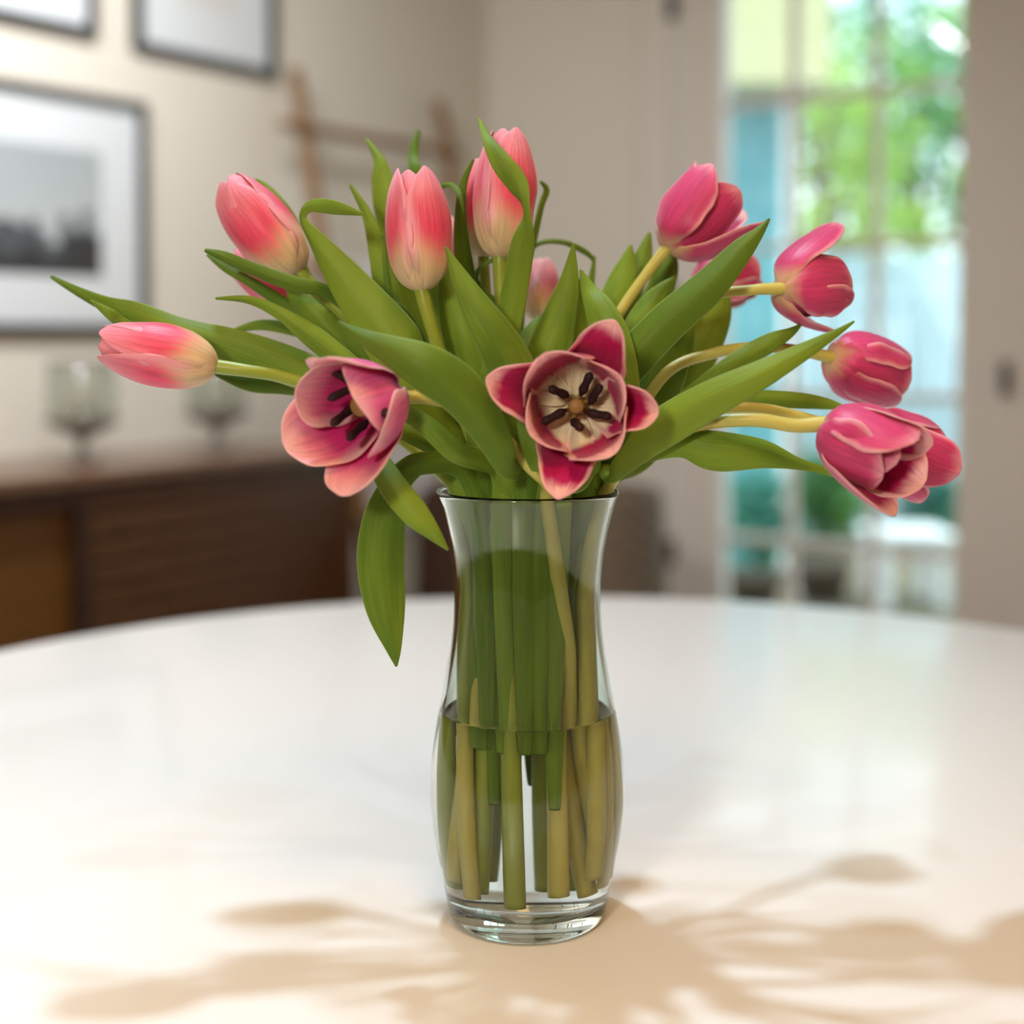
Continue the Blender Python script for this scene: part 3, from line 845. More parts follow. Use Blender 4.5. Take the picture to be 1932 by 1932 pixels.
# bloom looking straight out of the bunch
t, B, A = tulip('wide open tulip facing straight out over the vase rim, dark stamens in a cream heart',
                (1088, 765, .745), (1086, 768, .69), [(1082, 800, .775), (1062, 870, .785)], (.018, -.016), (-.014, -.016, .004), M['stem_y'], 24)
rcw = [(0, .005), (.15, .016), (.4, .024), (.75, .018), (1, .013)]
rcc = [(0, .005), (.15, .018), (.4, .030), (.7, .026), (1, .020)]
FL2 = [(0, 84), (.12, 70), (.3, 46), (.55, 30), (.78, 40), (1, 58)]
CUP2 = [(0, 84), (.12, 70), (.3, 42), (.5, 20), (.72, 2), (.86, 8), (1, 46)]
bloom(t, B, A, [
    dict(th=73, L=.060, W=.0190, al=FL2, wk=W_KEYS, rc=rcw, r0=.004, ruf=.09),
    dict(th=-24, L=.060, W=.0185, al=FL2, wk=W_KEYS, rc=rcw, r0=.004, ruf=.09),
    dict(th=-93, L=.052, W=.0195, al=FL2, wk=W_ROUND, rc=[(0, .005), (.4, .018), (1, .0095)], r0=.004, ruf=.09),
    dict(th=169, L=.060, W=.0185, al=FL2, wk=W_KEYS, rc=rcw, r0=.004, ruf=.09),
    dict(th=35, L=.058, W=.0250, al=CUP2, rc=rcc, r0=.004, ruf=.09, rad=.96),
    dict(th=-58, L=.052, W=.0215, al=CUP2, rc=rcc, r0=.004, ruf=.09, rad=.92),
    dict(th=118, L=.050, W=.0215, al=CUP2, rc=rcc, r0=.004, ruf=.09, rad=.96),
    dict(th=-142, L=.056, W=.0230, al=CUP2, rc=rcc, r0=.004, ruf=.09, rad=.98),
], OPENM, 0, 11, (.85, .30))
leaf(t, [(1085, 820, .815, 80, 0), (1085, 720, .82, 76, 0), (1088, 640, .822, 56, 0), (1092, 580, .822, 34, 0), (1100, 510, .822, 3, 0)], base=(.022, .004))
leaf(t, [(1180, 830, .766, 50, -10), (1175, 730, .76, 66, 0), (1152, 640, .766, 76, 5), (1128, 580, .775, 58, 5), (1110, 545, .785, 32, 0), (1095, 508, .79, 3, 0)], base=(.030, -.008))
leaf(t, [(1022, 885, .735, 40, 0), (1006, 845, .738, 46, 10), (992, 805, .742, 36, 0), (982, 765, .745, 5, 0)], M['leaf_back'], base=(.008, -.036))

# bloom turned out to the left on an arching stem
t, B, A = tulip('open pink tulip on an arching stem, turned towards the sideboard with black stamens showing',
                (738, 752, .735), (614, 780, .688), [(765, 750, .737), (805, 750, .74), (870, 767, .745), (940, 817, .75), (1000, 880, .752), (1032, 912, .757)], (.010, -.036), (-.030, -.010, .010), M['stem_y'], 25)
bloom(t, B, A, [
    dict(th=5, L=.062, W=.0225, al=[(0, 82), (.12, 62), (.3, 28), (.6, 10), (.85, 6), (1, 12)], ruf=.07, eo=.3),
    dict(th=62, L=.058, W=.0225, al=[(0, 80), (.12, 60), (.3, 26), (.6, 14), (1, 8)], ruf=.05, rad=.95),
    dict(th=122, L=.064, W=.0240, al=[(0, 82), (.12, 64), (.3, 34), (.6, 22), (1, 16)], ruf=.05),
    dict(th=182, L=.064, W=.0210, al=[(0, 84), (.12, 68), (.3, 40), (.6, 32), (1, 32)], ruf=.07, rad=.97),
    dict(th=240, L=.054, W=.0215, al=[(0, 84), (.12, 68), (.3, 38), (.6, 16), (1, -4)], ruf=.07),
    dict(th=302, L=.054, W=.0250, al=[(0, 82), (.12, 62), (.3, 26), (.6, -6), (1, -26)], ruf=.06),
], CUPM, 0, 12, (1.25, .1))
leaf(t, [(960, 880, .735, 50, 0), (925, 810, .72, 74, -10), (870, 735, .71, 96, -12), (800, 690, .705, 92, -8), (720, 652, .71, 50, -5), (672, 628, .715, 26, -10), (638, 606, .72, 3, 0)], base=(-.002, -.038))
leaf(t, [(865, 855, .735, 44, 5), (810, 808, .73, 40, 0), (762, 775, .735, 30, 0), (735, 760, .74, 6, 0)], base=(-.016, -.034))

# right hand blooms
t, B, A = tulip('open magenta tulip spreading its petals upward beside the door casing',
                (1256, 472, .84), (1352, 368, .85), [(1225, 510, .84), (1168, 592, .835), (1110, 700, .82), (1060, 840, .805)], (.016, .004), (-.026, .002, .0), M['stem_y'], 22)
bloom(t, B, A, [
    dict(th=36, L=.061, W=.0190, al=[(0, 82), (.12, 62), (.3, 26), (.6, 8), (1, -4)], wk=W_KEYS),
    dict(th=155, L=.068, W=.0175, al=[(0, 86), (.12, 66), (.3, 36), (.6, 18), (1, 6)], wk=W_KEYS),
    dict(th=-85, L=.062, W=.0185, al=[(0, 82), (.12, 62), (.3, 28), (.6, 10), (1, 0)]),
    dict(th=100, L=.060, W=.0175, al=[(0, 80), (.12, 56), (.3, 20), (.6, 8), (1, 2)], rad=.80),
    dict(th=-25, L=.064, W=.0180, al=[(0, 80), (.12, 58), (.3, 26), (.6, 14), (1, 4)], rad=.82),
    dict(th=-150, L=.068, W=.0180, al=[(0, 80), (.12, 60), (.3, 26), (.6, 12), (1, 2)], rad=.84),
], OPENM, 0, 13)
leaf(t, [(1120, 760, .80, 80, 0), (1180, 690, .775, 80, 8), (1255, 610, .77, 78, 10), (1335, 540, .77, 70, 8), (1400, 470, .775, 46, 5), (1430, 440, .78, 24, 0), (1452, 412, .785, 3, 0)], base=(.034, -.010))
leaf(t, [(1110, 720, .83, 50, 0), (1145, 610, .84, 62, 10), (1165, 545, .845, 56, 10), (1182, 500, .85, 38, 5), (1190, 462, .855, 5, 0)], base=(.022, .012))
leaf(t, [(1130, 720, .85, 50, 0), (1170, 590, .86, 54, 0), (1200, 520, .865, 46, 0), (1215, 480, .87, 34, 0), (1226, 438, .875, 5, 0)], base=(.020, .02))
leaf(t, [(1140, 760, .855, 60, 0), (1200, 640, .86, 62, 0), (1240, 560, .865, 56, 0), (1262, 500, .87, 40, 0), (1272, 470, .875, 5, 0)], base=(.026, .018))
leaf(t, [(1150, 740, .81, 50, 0), (1185, 650, .815, 54, 10), (1215, 590, .82, 50, 10), (1245, 550, .825, 30, 0), (1273, 522, .83, 4, 0)], M['leaf_lime'], base=(.028, .006))

t, B, A = tulip('red pink tulip half hidden behind the long leaf that rises beside the door',
                (1310, 555, .92), (1398, 512, .93), [(1260, 610, .90), (1180, 720, .86), (1090, 860, .82)], (.024, .018), (-.016, .030, .002), M['stem_g'], 20)
bloom(t, B, A, [
    dict(th=80, L=.05, W=.018, al=CUP), dict(th=0, L=.052, W=.018, al=CUP), dict(th=150, L=.05, W=.018, al=CUP),
    dict(th=-60, L=.052, W=.018, al=CUP), dict(th=-130, L=.05, W=.018, al=CUP), dict(th=205, L=.05, W=.018, al=CUP),
], OPENM, 0, 14)
leaf(t, [(1190, 860, .83, 80, 0), (1250, 760, .84, 104, 0), (1310, 660, .845, 96, 0), (1350, 590, .85, 66, 0), (1372, 530, .855, 8, 0)], base=(.034, .012))
leaf(t, [(1160, 880, .81, 70, 0), (1205, 790, .815, 104, 0), (1250, 690, .82, 100, 0), (1285, 620, .825, 60, 0), (1305, 570, .83, 5, 0)], base=(.030, .0))

t, B, A = tulip('half open magenta tulip, one petal flung upward, held level before the door glass',
                (1472, 545, .80), (1612, 536, .84), [(1420, 547, .80), (1330, 563, .805), (1240, 640, .81), (1150, 800, .805)], (.034, .0), (-.034, .006, .004), M['stem_y'], 21)
bloom(t, B, A, [
    dict(th=0, L=.063, W=.0175, al=[(0, 84), (.12, 66), (.3, 40), (.6, 22), (1, 14)], hook=.3),
    dict(th=88, L=.056, W=.0205, al=[(0, 84), (.12, 64), (.3, 20), (.6, -4), (1, -20)], ruf=.03),
    dict(th=40, rad=.70, L=.058, W=.0165, al=[(0, 80), (.12, 58), (.3, 16), (.6, -4), (1, -12)]),
    dict(th=148, rad=.78, L=.058, W=.0180, al=[(0, 80), (.12, 58), (.3, 22), (.6, 4), (1, -12)]),
    dict(th=205, L=.062, W=.0185, al=[(0, 84), (.12, 62), (.3, 28), (.6, 14), (1, 6)]),
    dict(th=-75, rad=.78, L=.056, W=.0190, al=[(0, 80), (.12, 58), (.3, 20), (.6, -2), (1, -14)]),
], OPENM, 0, 15)
leaf(t, [(1150, 900, .765, 30, 0), (1190, 862, .755, 50, 0), (1245, 810, .745, 78, 8), (1335, 755, .735, 74, 10), (1430, 708, .73, 58, 8), (1520, 660, .735, 34, 10), (1575, 630, .74, 16, 0), (1612, 606, .745, 3, 0)], base=(.042, -.014))
leaf(t, [(1290, 760, .80, 40, 0), (1380, 690, .80, 40, 0), (1450, 648, .805, 38, 0), (1490, 628, .81, 20, 0), (1512, 612, .815, 4, 0)], base=(.042, .002))

t, B, A = tulip('closed magenta tulip nodding level just above the foremost nodding bloom',
                (1566, 674, .83), (1730, 722, .86), [(1510, 662, .825), (1430, 655, .82), (1340, 668, .815), (1255, 706, .81), (1175, 830, .80)], (.038, -.004), (-.036, -.006, .006), M['stem_y'], 22)
bloom(t, B, A, [
    dict(th=30, L=.060, W=.0215, al=[(0, 84), (.12, 66), (.3, 24), (.6, 0), (1, -18)]),
    dict(th=110, L=.059, W=.0215, al=[(0, 84), (.12, 66), (.3, 24), (.6, -2), (1, -16)]),
    dict(th=70, rad=.64, L=.050, W=.0165, al=[(0, 84), (.12, 60), (.3, 14), (.6, -6), (1, -20)]),
    dict(th=165, L=.060, W=.0200, al=[(0, 84), (.12, 66), (.3, 26), (.6, 2), (1, -12)]),
    dict(th=-60, rad=.88, L=.056, W=.0205, al=[(0, 84), (.12, 66), (.3, 22), (.6, -2), (1, -14)]),
    dict(th=-120, L=.058, W=.0205, al=[(0, 84), (.12, 66), (.3, 22), (.6, 0), (1, -8)]),
], OPENM, 0, 16)
leaf(t, [(1210, 830, .798, 20, 0), (1320, 775, .806, 24, 0), (1400, 752, .81, 30, 0), (1500, 755, .81, 32, 0), (1560, 762, .81, 22, 0), (1600, 772, .81, 4, 0)], M['leaf_lime'], base=(.044, -.004))

t, B, A = tulip('foremost nodding magenta tulip, its open mouth turned down towards the table',
                (1556, 800, .735), (1690, 868, .71), [(1500, 803, .737), (1420, 792, .74), (1320, 800, .75), (1230, 838, .76), (1180, 875, .77)], (.044, -.010), (-.032, .014, .012), M['stem_y'], 25)
bloom(t, B, A, [
    dict(th=25, L=.060, W=.0215, al=[(0, 84), (.12, 64), (.3, 20), (.6, 0), (1, -16)], ruf=.04),
    dict(th=118, L=.055, W=.0235, al=[(0, 88), (.12, 72), (.3, 28), (.6, -6), (1, -24)], ruf=.03),
    dict(th=72, rad=.66, L=.054, W=.0160, al=[(0, 84), (.12, 60), (.3, 12), (.6, -8), (1, -18)], ruf=.03),
    dict(th=178, L=.064, W=.0210, al=[(0, 86), (.12, 66), (.3, 28), (.6, 8), (1, 2)], ruf=.04),
    dict(th=-45, rad=.88, L=.060, W=.0200, al=[(0, 84), (.12, 62), (.3, 20), (.6, 6), (1, 2)], ruf=.04),
    dict(th=-115, L=.062, W=.0200, al=[(0, 84), (.12, 64), (.3, 24), (.6, 10), (1, 6)], ruf=.04),
], OPENM, 0, 17)
leaf(t, [(1190, 870, .765, 20, 0), (1280, 838, .755, 52, 0), (1350, 850, .75, 78, 5), (1440, 855, .75, 58, 10), (1510, 875, .755, 24, 20), (1560, 890, .76, 14, 0), (1605, 908, .765, 3, 0)], M['leaf_lime'], base=(.046, -.012))

t, B, A = tulip('pink tulip tucked behind the foremost nodding bloom, its petal tips pointing past it',
                (1620, 815, .80), (1760, 868, .82), [(1540, 795, .795), (1440, 772, .79), (1340, 775, .785), (1240, 822, .78), (1180, 875, .78)], (.044, .004), (-.026, -.020, .004), M['stem_y'], 22)
bloom(t, B, A, [
    dict(th=0, L=.058, W=.019, al=CUP), dict(th=60, L=.058, W=.019, al=CUP), dict(th=100, L=.064, W=.0175, al=[(0, 84), (.12, 62), (.3, 26), (.6, 12), (1, 4)]),
    dict(th=170, L=.060, W=.019, al=[(0, 84), (.12, 62), (.3, 26), (.6, 14), (1, 8)]), dict(th=-60, L=.058, W=.019, al=CUP), dict(th=-120, L=.058, W=.019, al=CUP),
], OPENM, 0, 18)

# ---- drooping leaves of a tulip at the left side of the mouth, and dark fill in the heart of the bunch
t, B, A = tulip('coral tulip bud buried low among the leaves, with long leaves drooping outside the vase',
                (880, 745, .905), (872, 662, .915), [(888, 800, .88), (905, 870, .84)], (-.018, .020), (.034, .008, .008), M['stem_y'], 22)
bud(t, B, A, A.length, .020, R(60), [M['pale_out'], M['bud_in']], 19)
leaf(t, [(800, 874, .748, 44, 0), (765, 891, .746, 50, 0), (742, 925, .748, 60, 0), (725, 980, .75, 82, 0), (718, 1060, .75, 92, 0), (728, 1150, .75, 76, 0), (742, 1220, .75, 34, 0), (748, 1258, .75, 3, 0)], base=(-.036, -.030))
leaf(t, [(800, 836, .762, 30, 0), (745, 812, .758, 36, 0), (706, 846, .752, 42, 0), (738, 912, .736, 54, 0), (780, 965, .728, 54, 0), (815, 1003, .728, 34, 0), (846, 1038, .735, 4, 0)], M['leaf'], base=(-.034, -.022))
for i, (x, y0, y1, dx, Y, w, lm) in enumerate(((905, 900, 600, -10, .83, 70, 'leaf'), (955, 900, 640, 6, .84, 80, 'leaf'), (1010, 900, 700, 10, .84, 80, 'leaf'), (1104, 900, 640, 40, .82, 60, 'leaf'),
                                            (1130, 905, 770, 8, .806, 56, 'leaf_back'), (960, 905, 720, -30, .765, 46, 'leaf'), (915, 900, 760, -30, .775, 40, 'leaf_back'), (1080, 905, 840, 40, .75, 60, 'leaf_back'))):
    bx = (at(x, 900, Y).x - VX) * .75; by = max(-.036, min(.036, (Y - VY) * .7))
    leaf(t, [(x, y0, Y, w, 0), (x + dx * .5, (y0 + y1) / 2, Y, w * .95, 6), (x + dx, y1 + 40, Y, w * .5, 0), (x + dx * 1.2, y1, Y, 4, 0)], M[lm], base=(bx, by), deep=.03)

build_stems()

# ------------------------------------------------------------------ sideboard
SD = 0.46
b_end = hit_a(668, 900, SD)[0]
SB_L = 2.6
STOP = 0.768
sb = thing('sideboard', W(0, 0, 0), room_rz, 'long dark walnut sideboard with slatted front and recessed amber-brown door panel against the picture wall', 'sideboard')
b_div = hit_a(160, 1000, SD)[0]
b1 = b_end + SB_L
rbox('top', 0.0, SD + 0.01, b_end - 0.01, b1, STOP - 0.03, STOP, M['walnut_top_reflect'], sb, 0.004)
rbox('bottom', 0.02, SD, b_end, b1, 0.20, 0.23, M['walnut'], sb)
rbox('side_panel', 0.02, SD, b_end, b_end + 0.025, 0.2, STOP - 0.03, M['walnut'], sb)
rbox('side_panel', 0.02, SD, b1 - 0.025, b1, 0.2, STOP - 0.03, M['walnut'], sb)
rbox('back_panel', 0.02, 0.035, b_end, b1, 0.2, STOP - 0.03, M['walnut_dark'], sb)
rbox('divider', 0.04, SD, b_div - 0.02, b_div + 0.02, 0.23, STOP - 0.03, M['walnut_dark'], sb, 0.003)
rbox('rail', SD - 0.03, SD, b_div, b1 - 0.02, STOP - 0.075, STOP - 0.03, M['walnut_dark'], sb)
rbox('rail', SD - 0.03, SD, b_div, b1 - 0.02, 0.23, 0.30, M['walnut_dark'], sb)
rbox('door_panel', SD - 0.05, SD - 0.03, b_div + 0.02, b_div + 0.95, 0.29, STOP - 0.07, M['walnut_door'], sb)
rbox('door_panel', SD - 0.04, SD - 0.02, b_div + 0.95, b1 - 0.03, 0.29, STOP - 0.07, M['walnut_door'], sb)
rbox('slat_backing', SD - 0.05, SD - 0.035, b_end + 0.02, b_div - 0.02, 0.23, STOP - 0.03, M['walnut_dark'], sb)
zz = 0.235
while zz < STOP - 0.06:
    rbox('slat', SD - 0.035, SD - 0.006, b_end + 0.025, b_div - 0.02, zz, zz + 0.046, M['walnut'], sb, 0.007)
    zz += 0.0545
for aa in (0.06, SD - 0.06):
    for bb in (b_end + 0.1, b1 - 0.1):
        rbox('leg', aa - 0.02, aa + 0.02, bb - 0.02, bb + 0.02, 0, 0.2, M['walnut_dark'], sb, 0.004)

# hurricane candle holders on it
M['thin_glass'] = pane_mat('hurricane_glass', (0.90, 0.92, 0.90))
def holder(px, scale, label):
    bq, _ = hit_a(px, 820, 0.24)
    p = W(0.24, bq, STOP)
    t = thing('candle_holder', p, 0, label, 'candle holder', 'glass hurricane candle holders on the sideboard')
    s = scale
    new_obj('foot', lathe_mesh('foot', [(0, 0), (.06 * s, 0), (.058 * s, .008), (.02 * s, .016), (.012 * s, .04), (.014 * s, .07 * s), (.05 * s, .085 * s), (.11 * s, .12 * s), (.112 * s, .13 * s), (.10 * s, .13 * s), (0, .10 * s)], 40), M['pewter'], t)
    new_obj('glass_cylinder', lathe_mesh('glass_cylinder', [(.098 * s, .125 * s), (.105 * s, .2 * s), (.098 * s, .30 * s), (.094 * s, .30 * s), (.101 * s, .2 * s), (.094 * s, .125 * s)], 40, True), M['thin_glass'], t)
    new_obj('rim_band', lathe_mesh('rim_band', [(.099 * s, .296 * s), (.099 * s, .302 * s), (.093 * s, .302 * s), (.093 * s, .296 * s)], 40, True), M['iron'], t)
    new_obj('candle', lathe_mesh('candle', [(0, .11 * s), (.035 * s, .11 * s), (.035 * s, .21 * s), (.03 * s, .215 * s), (0, .212 * s)], 28), simple('candle_wax', (.55, .50, .42), .6), t)
holder(155, .80, 'glass hurricane candle holder on a dark foot, below the skyline picture')
holder(410, .80, 'glass hurricane candle holder on a dark foot, near the ladder end of the sideboard')

# ------------------------------------------------------------------ pictures on the wall
def print_mat(kind):
    t = NT('print_' + kind)
    g = t.n('ShaderNodeTexCoord').outputs['Generated']
    sep = t.n('ShaderNodeSeparateXYZ'); t.link(g, sep.inputs[0])
    y, z = sep.outputs[1], sep.outputs[2]
    if kind == 'skyline':
        cells = t.math('FLOOR', t.math('MULTIPLY', y, 17.0))
        wn = t.n('ShaderNodeTexWhiteNoise', noise_dimensions='1D'); t.link(cells, wn.inputs['W'])
        h = t.math('MULTIPLY_ADD', wn.outputs['Value'], 0.34, 0.20)
        blds = t.math('LESS_THAN', z, h)
        cells2 = t.math('FLOOR', t.math('MULTIPLY', y, 9.0))
        wn2 = t.n('ShaderNodeTexWhiteNoise', noise_dimensions='1D'); t.link(t.math('ADD', cells2, 7.3), wn2.inputs['W'])
        front = t.math('LESS_THAN', z, t.math('MULTIPLY_ADD', wn2.outputs['Value'], 0.22, 0.1))
        sky = t.mix(z, (0.66, 0.69, 0.69), (0.46, 0.49, 0.50))
        c = t.mix(blds, sky, (0.10, 0.11, 0.12))
        c = t.mix(front, c, (0.045, 0.045, 0.05))
    else:
        nz = t.noise(g, 2.2 if kind == 'abstract' else 3.0, 2.0)
        d = t.n('ShaderNodeVectorMath', operation='DISTANCE'); t.link(g, d.inputs[0]); d.inputs[1].default_value = (0.5, 0.35, 0.5)
        f = t.math('SUBTRACT', 1.0, t.step(t.math('ADD', d.outputs['Value'], t.math('MULTIPLY', nz, 0.3)), 0.35, 0.5))
        c = t.mix(f, (0.84, 0.80, 0.76), (0.80, 0.50, 0.38) if kind == 'abstract' else (0.78, 0.66, 0.62))
    return t.done(t.principled(c, 0.75, 0.2).outputs[0])

M['picture_glass'] = pane_mat('picture_glass', (0.97, 0.98, 0.98))
def picture(b0, b1, z0, z1, fw, mw, kind, label):
    """frame hung on the picture wall; b0 < b1 (b0 is the end nearer the corner)"""
    t = thing('framed_picture', W(0, (b0 + b1) / 2, z0), room_rz, label, 'picture', 'black framed pictures on the wall')
    w = b1 - b0; h = z1 - z0
    D = 0.028
    def bx(name, y0, y1, zz0, zz1, x0, x1, m): return box(name, x0, x1, y0, y1, zz0, zz1, m, t, 0.0015)
    bx('frame_bar', -w / 2, w / 2, 0, fw, 0, D, M['black']); bx('frame_bar', -w / 2, w / 2, h - fw, h, 0, D, M['black'])
    bx('frame_bar', -w / 2, -w / 2 + fw, fw, h - fw, 0, D, M['black']); bx('frame_bar', w / 2 - fw, w / 2, fw, h - fw, 0, D, M['black'])
    bx('mat_board', -w / 2 + fw, w / 2 - fw, fw, h - fw, 0, 0.012, M['mat_board'])
    box('print', 0.012, 0.0135, -w / 2 + fw + mw, w / 2 - fw - mw, fw + mw, h - fw - mw, print_mat(kind), t)
    box('picture_glass', 0.018, 0.0195, -w / 2 + fw, w / 2 - fw, fw, h - fw, M['picture_glass'], t)
bR, zt = hit_a(266, 196, 0.0); _, zb = hit_a(266, 628, 0.0)
picture(bR, bR + 0.86, zb, zt, 0.022, 0.125, 'skyline', 'large black framed grey city skyline picture with wide white mat above the sideboard')
bR2, zb2 = hit_a(512, 150, 0.0); bL2, _ = hit_a(246, 95, 0.0)
picture(bR2, bL2, zb2, zb2 + 0.72, 0.024, 0.13, 'abstract', 'black framed picture with peach shapes on white, hung nearest the ladder')
bR3, zb3 = hit_a(172, 74, 0.0)
picture(bR3, bR3 + (bL2 - bR2), zb3, zb3 + 0.72, 0.024, 0.10, 'blush', 'black framed pale blush picture hung straight above the skyline picture')

# ------------------------------------------------------------------ blanket ladder
lt_b, lt_z = hit_a(556, 128, 0.05); rt_b, rt_z = hit_a(826, 195, 0.05)
ltop = max(lt_z, rt_z) * .5 + min(lt_z, rt_z) * .5
lad = thing('blanket_ladder', W(0.3, (lt_b + rt_b) / 2, 0), room_rz, 'light brown wooden blanket ladder leaning on the wall near the corner', 'ladder')
LEAN0, LEAN1 = 0.42, 0.05
cb = (lt_b + rt_b) / 2
def lad_a(z): return LEAN0 + (LEAN1 - LEAN0) * z / ltop
def lp(b, z, da=0.0): return Vector((lad_a(z) - 0.3 + da, -(b - cb), z))
for b in (lt_b, rt_b):
    new_obj('rail', tube_mesh('rail', [lp(b, 0.0), lp(b, ltop * .5), lp(b, ltop)], [.022, .022, .021], 10), M['pine'], lad)
rung_z = hit_a(690, 262, 0.1)[1]
rz_list = [rung_z, hit_a(700, 505, 0.18)[1] - 0.01]
while rz_list[-1] > 0.5: rz_list.append(rz_list[-1] - 0.36)
for z in rz_list:
    new_obj('rung', tube_mesh('rung', [lp(lt_b + .12, z, .024), lp(cb, z, .024), lp(rt_b - .04, z, .024)], [.016] * 3, 10), M['pine'], lad)

def blanket(name, b0, b1, z_top, drop_f, drop_b, mat, label):
    """folded cloth hung over a rung, draping both sides"""
    t = thing(name, W(lad_a(z_top), (b0 + b1) / 2, z_top), room_rz, label, 'blanket')
    bm = bmesh.new()
    n, mm = 40, 26
    off = lad_a(z_top) + .024
    G = []
    for j in range(n + 1):
        s = j / n * (drop_f + drop_b + .09) - drop_b - .045
        row = []
        for i in range(mm + 1):
            u = i / mm
            wv = .008 * math.sin(u * 19) + .005 * math.sin(u * 41 + 1)
            if s > .045: a, z = .026 + .25 * 0 + wv * min(1, (s - .045) * 6), -(s - .045)
            elif s < -.045: a, z = -.026 + wv * .4, s + .045
            else:
                ph = s / .045 * math.pi / 2
                a, z = .026 * math.sin(ph), .026 * math.cos(ph)
            row.append(bm.verts.new((.024 + a, -(b0 + (b1 - b0) * u - (b0 + b1) / 2), z)))
        G.append(row)
    for j in range(n):
        for i in range(mm): bm.faces.new((G[j][i], G[j][i + 1], G[j + 1][i + 1], G[j + 1][i]))
    me = bpy.data.meshes.new(name); bm.to_mesh(me); bm.free()
    o = new_obj('cloth', me, mat, t)
    s = o.modifiers.new('thickness', 'SOLIDIFY'); s.thickness = .012; s.offset = 0
    return t
def knit_mat():
    t = NT('ribbed_knit')
    o = t.n('ShaderNodeTexCoord').outputs['Object']
    w = t.n('ShaderNodeTexWave', wave_type='BANDS', bands_direction='Z'); t.link(o, w.inputs['Vector'])
    w.inputs['Scale'].default_value = 18.0; w.inputs['Distortion'].default_value = 1.5
    c = t.mix(w.outputs['Fac'], (0.50, 0.46, 0.43), (0.72, 0.69, 0.66))
    p = t.principled(c, 0.95, 0.1)
    t.link(t.bump(w.outputs['Fac'], 0.5, 0.004), p.inputs['Normal'])
    return t.done(p.outputs[0])
M['knit'] = knit_mat()
kb0 = hit_a(795, 505, lad_a(rz_list[1]))[0]; kb1 = hit_a(648, 505, lad_a(rz_list[1]))[0]
blanket('knit_blanket', kb0, kb1, rz_list[1], rz_list[1] - hit_a(730, 1022, .3)[1], .5, M['knit'], 'pale grey ribbed knit blanket hung over the ladder rung')

# ------------------------------------------------------------------ baskets in the corner
def weave_mat(name, c0, c1):
    t = NT(name)
    uv = t.n('ShaderNodeTexCoord').outputs['Object']
    nz = t.noise(uv, 60.0, 3.0)
    p = t.principled(t.mix(nz, c0, c1), 0.7, 0.3)
    return t.done(p.outputs[0])
def basket(px, Y, r, h, m, label):
    p = at(px, 637, Y); p.z = 0
    t = thing('wicker_basket', p, 0, label, 'basket', 'wicker baskets in the corner')
    new_obj('lining', lathe_mesh('lining', [(0, .005), (r * .86, .005), (r * .97, h * .5), (r * .92, h - .01), (r * .90, h - .01), (r * .94, h * .5), (r * .83, .015), (0, .015)], 48), m, t)
    nb = int(h / .028)
    for k in range(nb):
        z = (k + .5) / nb * h
        rr = r * (.88 + .12 * math.sin(math.pi * min(1, .15 + .8 * z / h)))
        bm = bmesh.new(); seg = 72; ms = 8
        for i in range(seg):
            a = 2 * math.pi * i / seg
            q = rr + .006 * math.sin(a * 12 + (math.pi if k % 2 else 0))
            for j in range(ms):
                bb = 2 * math.pi * j / ms
                bm.verts.new(((q + .011 * math.cos(bb)) * math.cos(a), (q + .011 * math.cos(bb)) * math.sin(a), z + .0145 * math.sin(bb)))
        bm.verts.ensure_lookup_table()
        for i in range(seg):
            for j in range(ms):
                i2 = (i + 1) % seg; j2 = (j + 1) % ms
                bm.faces.new([bm.verts[x] for x in (i * ms + j, i2 * ms + j, i2 * ms + j2, i * ms + j2)])
        me = bpy.data.meshes.new('wicker_coil'); bm.to_mesh(me); bm.free()
        new_obj('wicker_coil', me, m, t)
M['wicker_d'] = weave_mat('wicker_dark', (0.03, 0.014, 0.008), (0.075, 0.034, 0.016))
M['wicker_t'] = weave_mat('wicker_taupe', (0.16, 0.12, 0.085), (0.26, 0.20, 0.14))
basket(900, 4.05, .165, .64, M['wicker_d'], 'dark brown wicker basket on the floor below the ladder')
basket(1135, 4.25, .185, .62, M['wicker_t'], 'taupe wicker basket on the floor beside the door casing')

# ------------------------------------------------------------------ outside the door
M['grass'] = simple('garden_ground', (0.20, 0.17, 0.12), 0.95, 0.5, 3.0, 0.1)
g = rbox('ground', -12, 16, -24, -0.1, -0.14, -0.12, M['grass'])
tag(g, kind='structure')
M['teal'] = wood('teal_boards', (0.10, 0.30, 0.34), (0.18, 0.44, 0.50), 0.6, (14, 14, 1.0), 2.0, 0.0)
M['paleblue'] = wood('pale_blue_boards', (0.50, 0.66, 0.74), (0.68, 0.82, 0.88), 0.7, (14, 14, 1.0), 2.0, 0.0)
M['yellow'] = simple('yellow_eave', (0.50, 0.48, 0.28), 0.8)
M['white_out'] = simple('white_outdoor_paint', (0.85, 0.87, 0.88), 0.6)

# teal shed
s0 = at(1300, 637, 7.4); s1 = at(1478, 637, 7.4)
shed = thing('garden_shed', Vector(((s0.x + s1.x) / 2, 7.4, -.12)), 0, 'teal board garden shed with pale yellow eave outside the glass door', 'shed')
sw = s1.x - s0.x; sh = at(1400, 178, 7.4).z + .12
nbd = 7
for k in range(nbd):
    x0 = -sw / 2 + sw * k / nbd
    box('board', x0 + .004, x0 + sw / nbd - .004, 0, .03, 0, sh, M['teal'], shed, .003)
box('wall_core', -sw / 2, sw / 2, .025, 1.2, 0, sh - .01, M['teal'], shed)
box('corner_post', sw / 2 - .01, sw / 2 + .07, -.02, .06, 0, sh, M['white_out'], shed, .004)
eave = box('eave', -sw / 2 - .1, sw / 2 + .16, -.35, 1.3, sh, sh + .5, M['yellow'], shed)
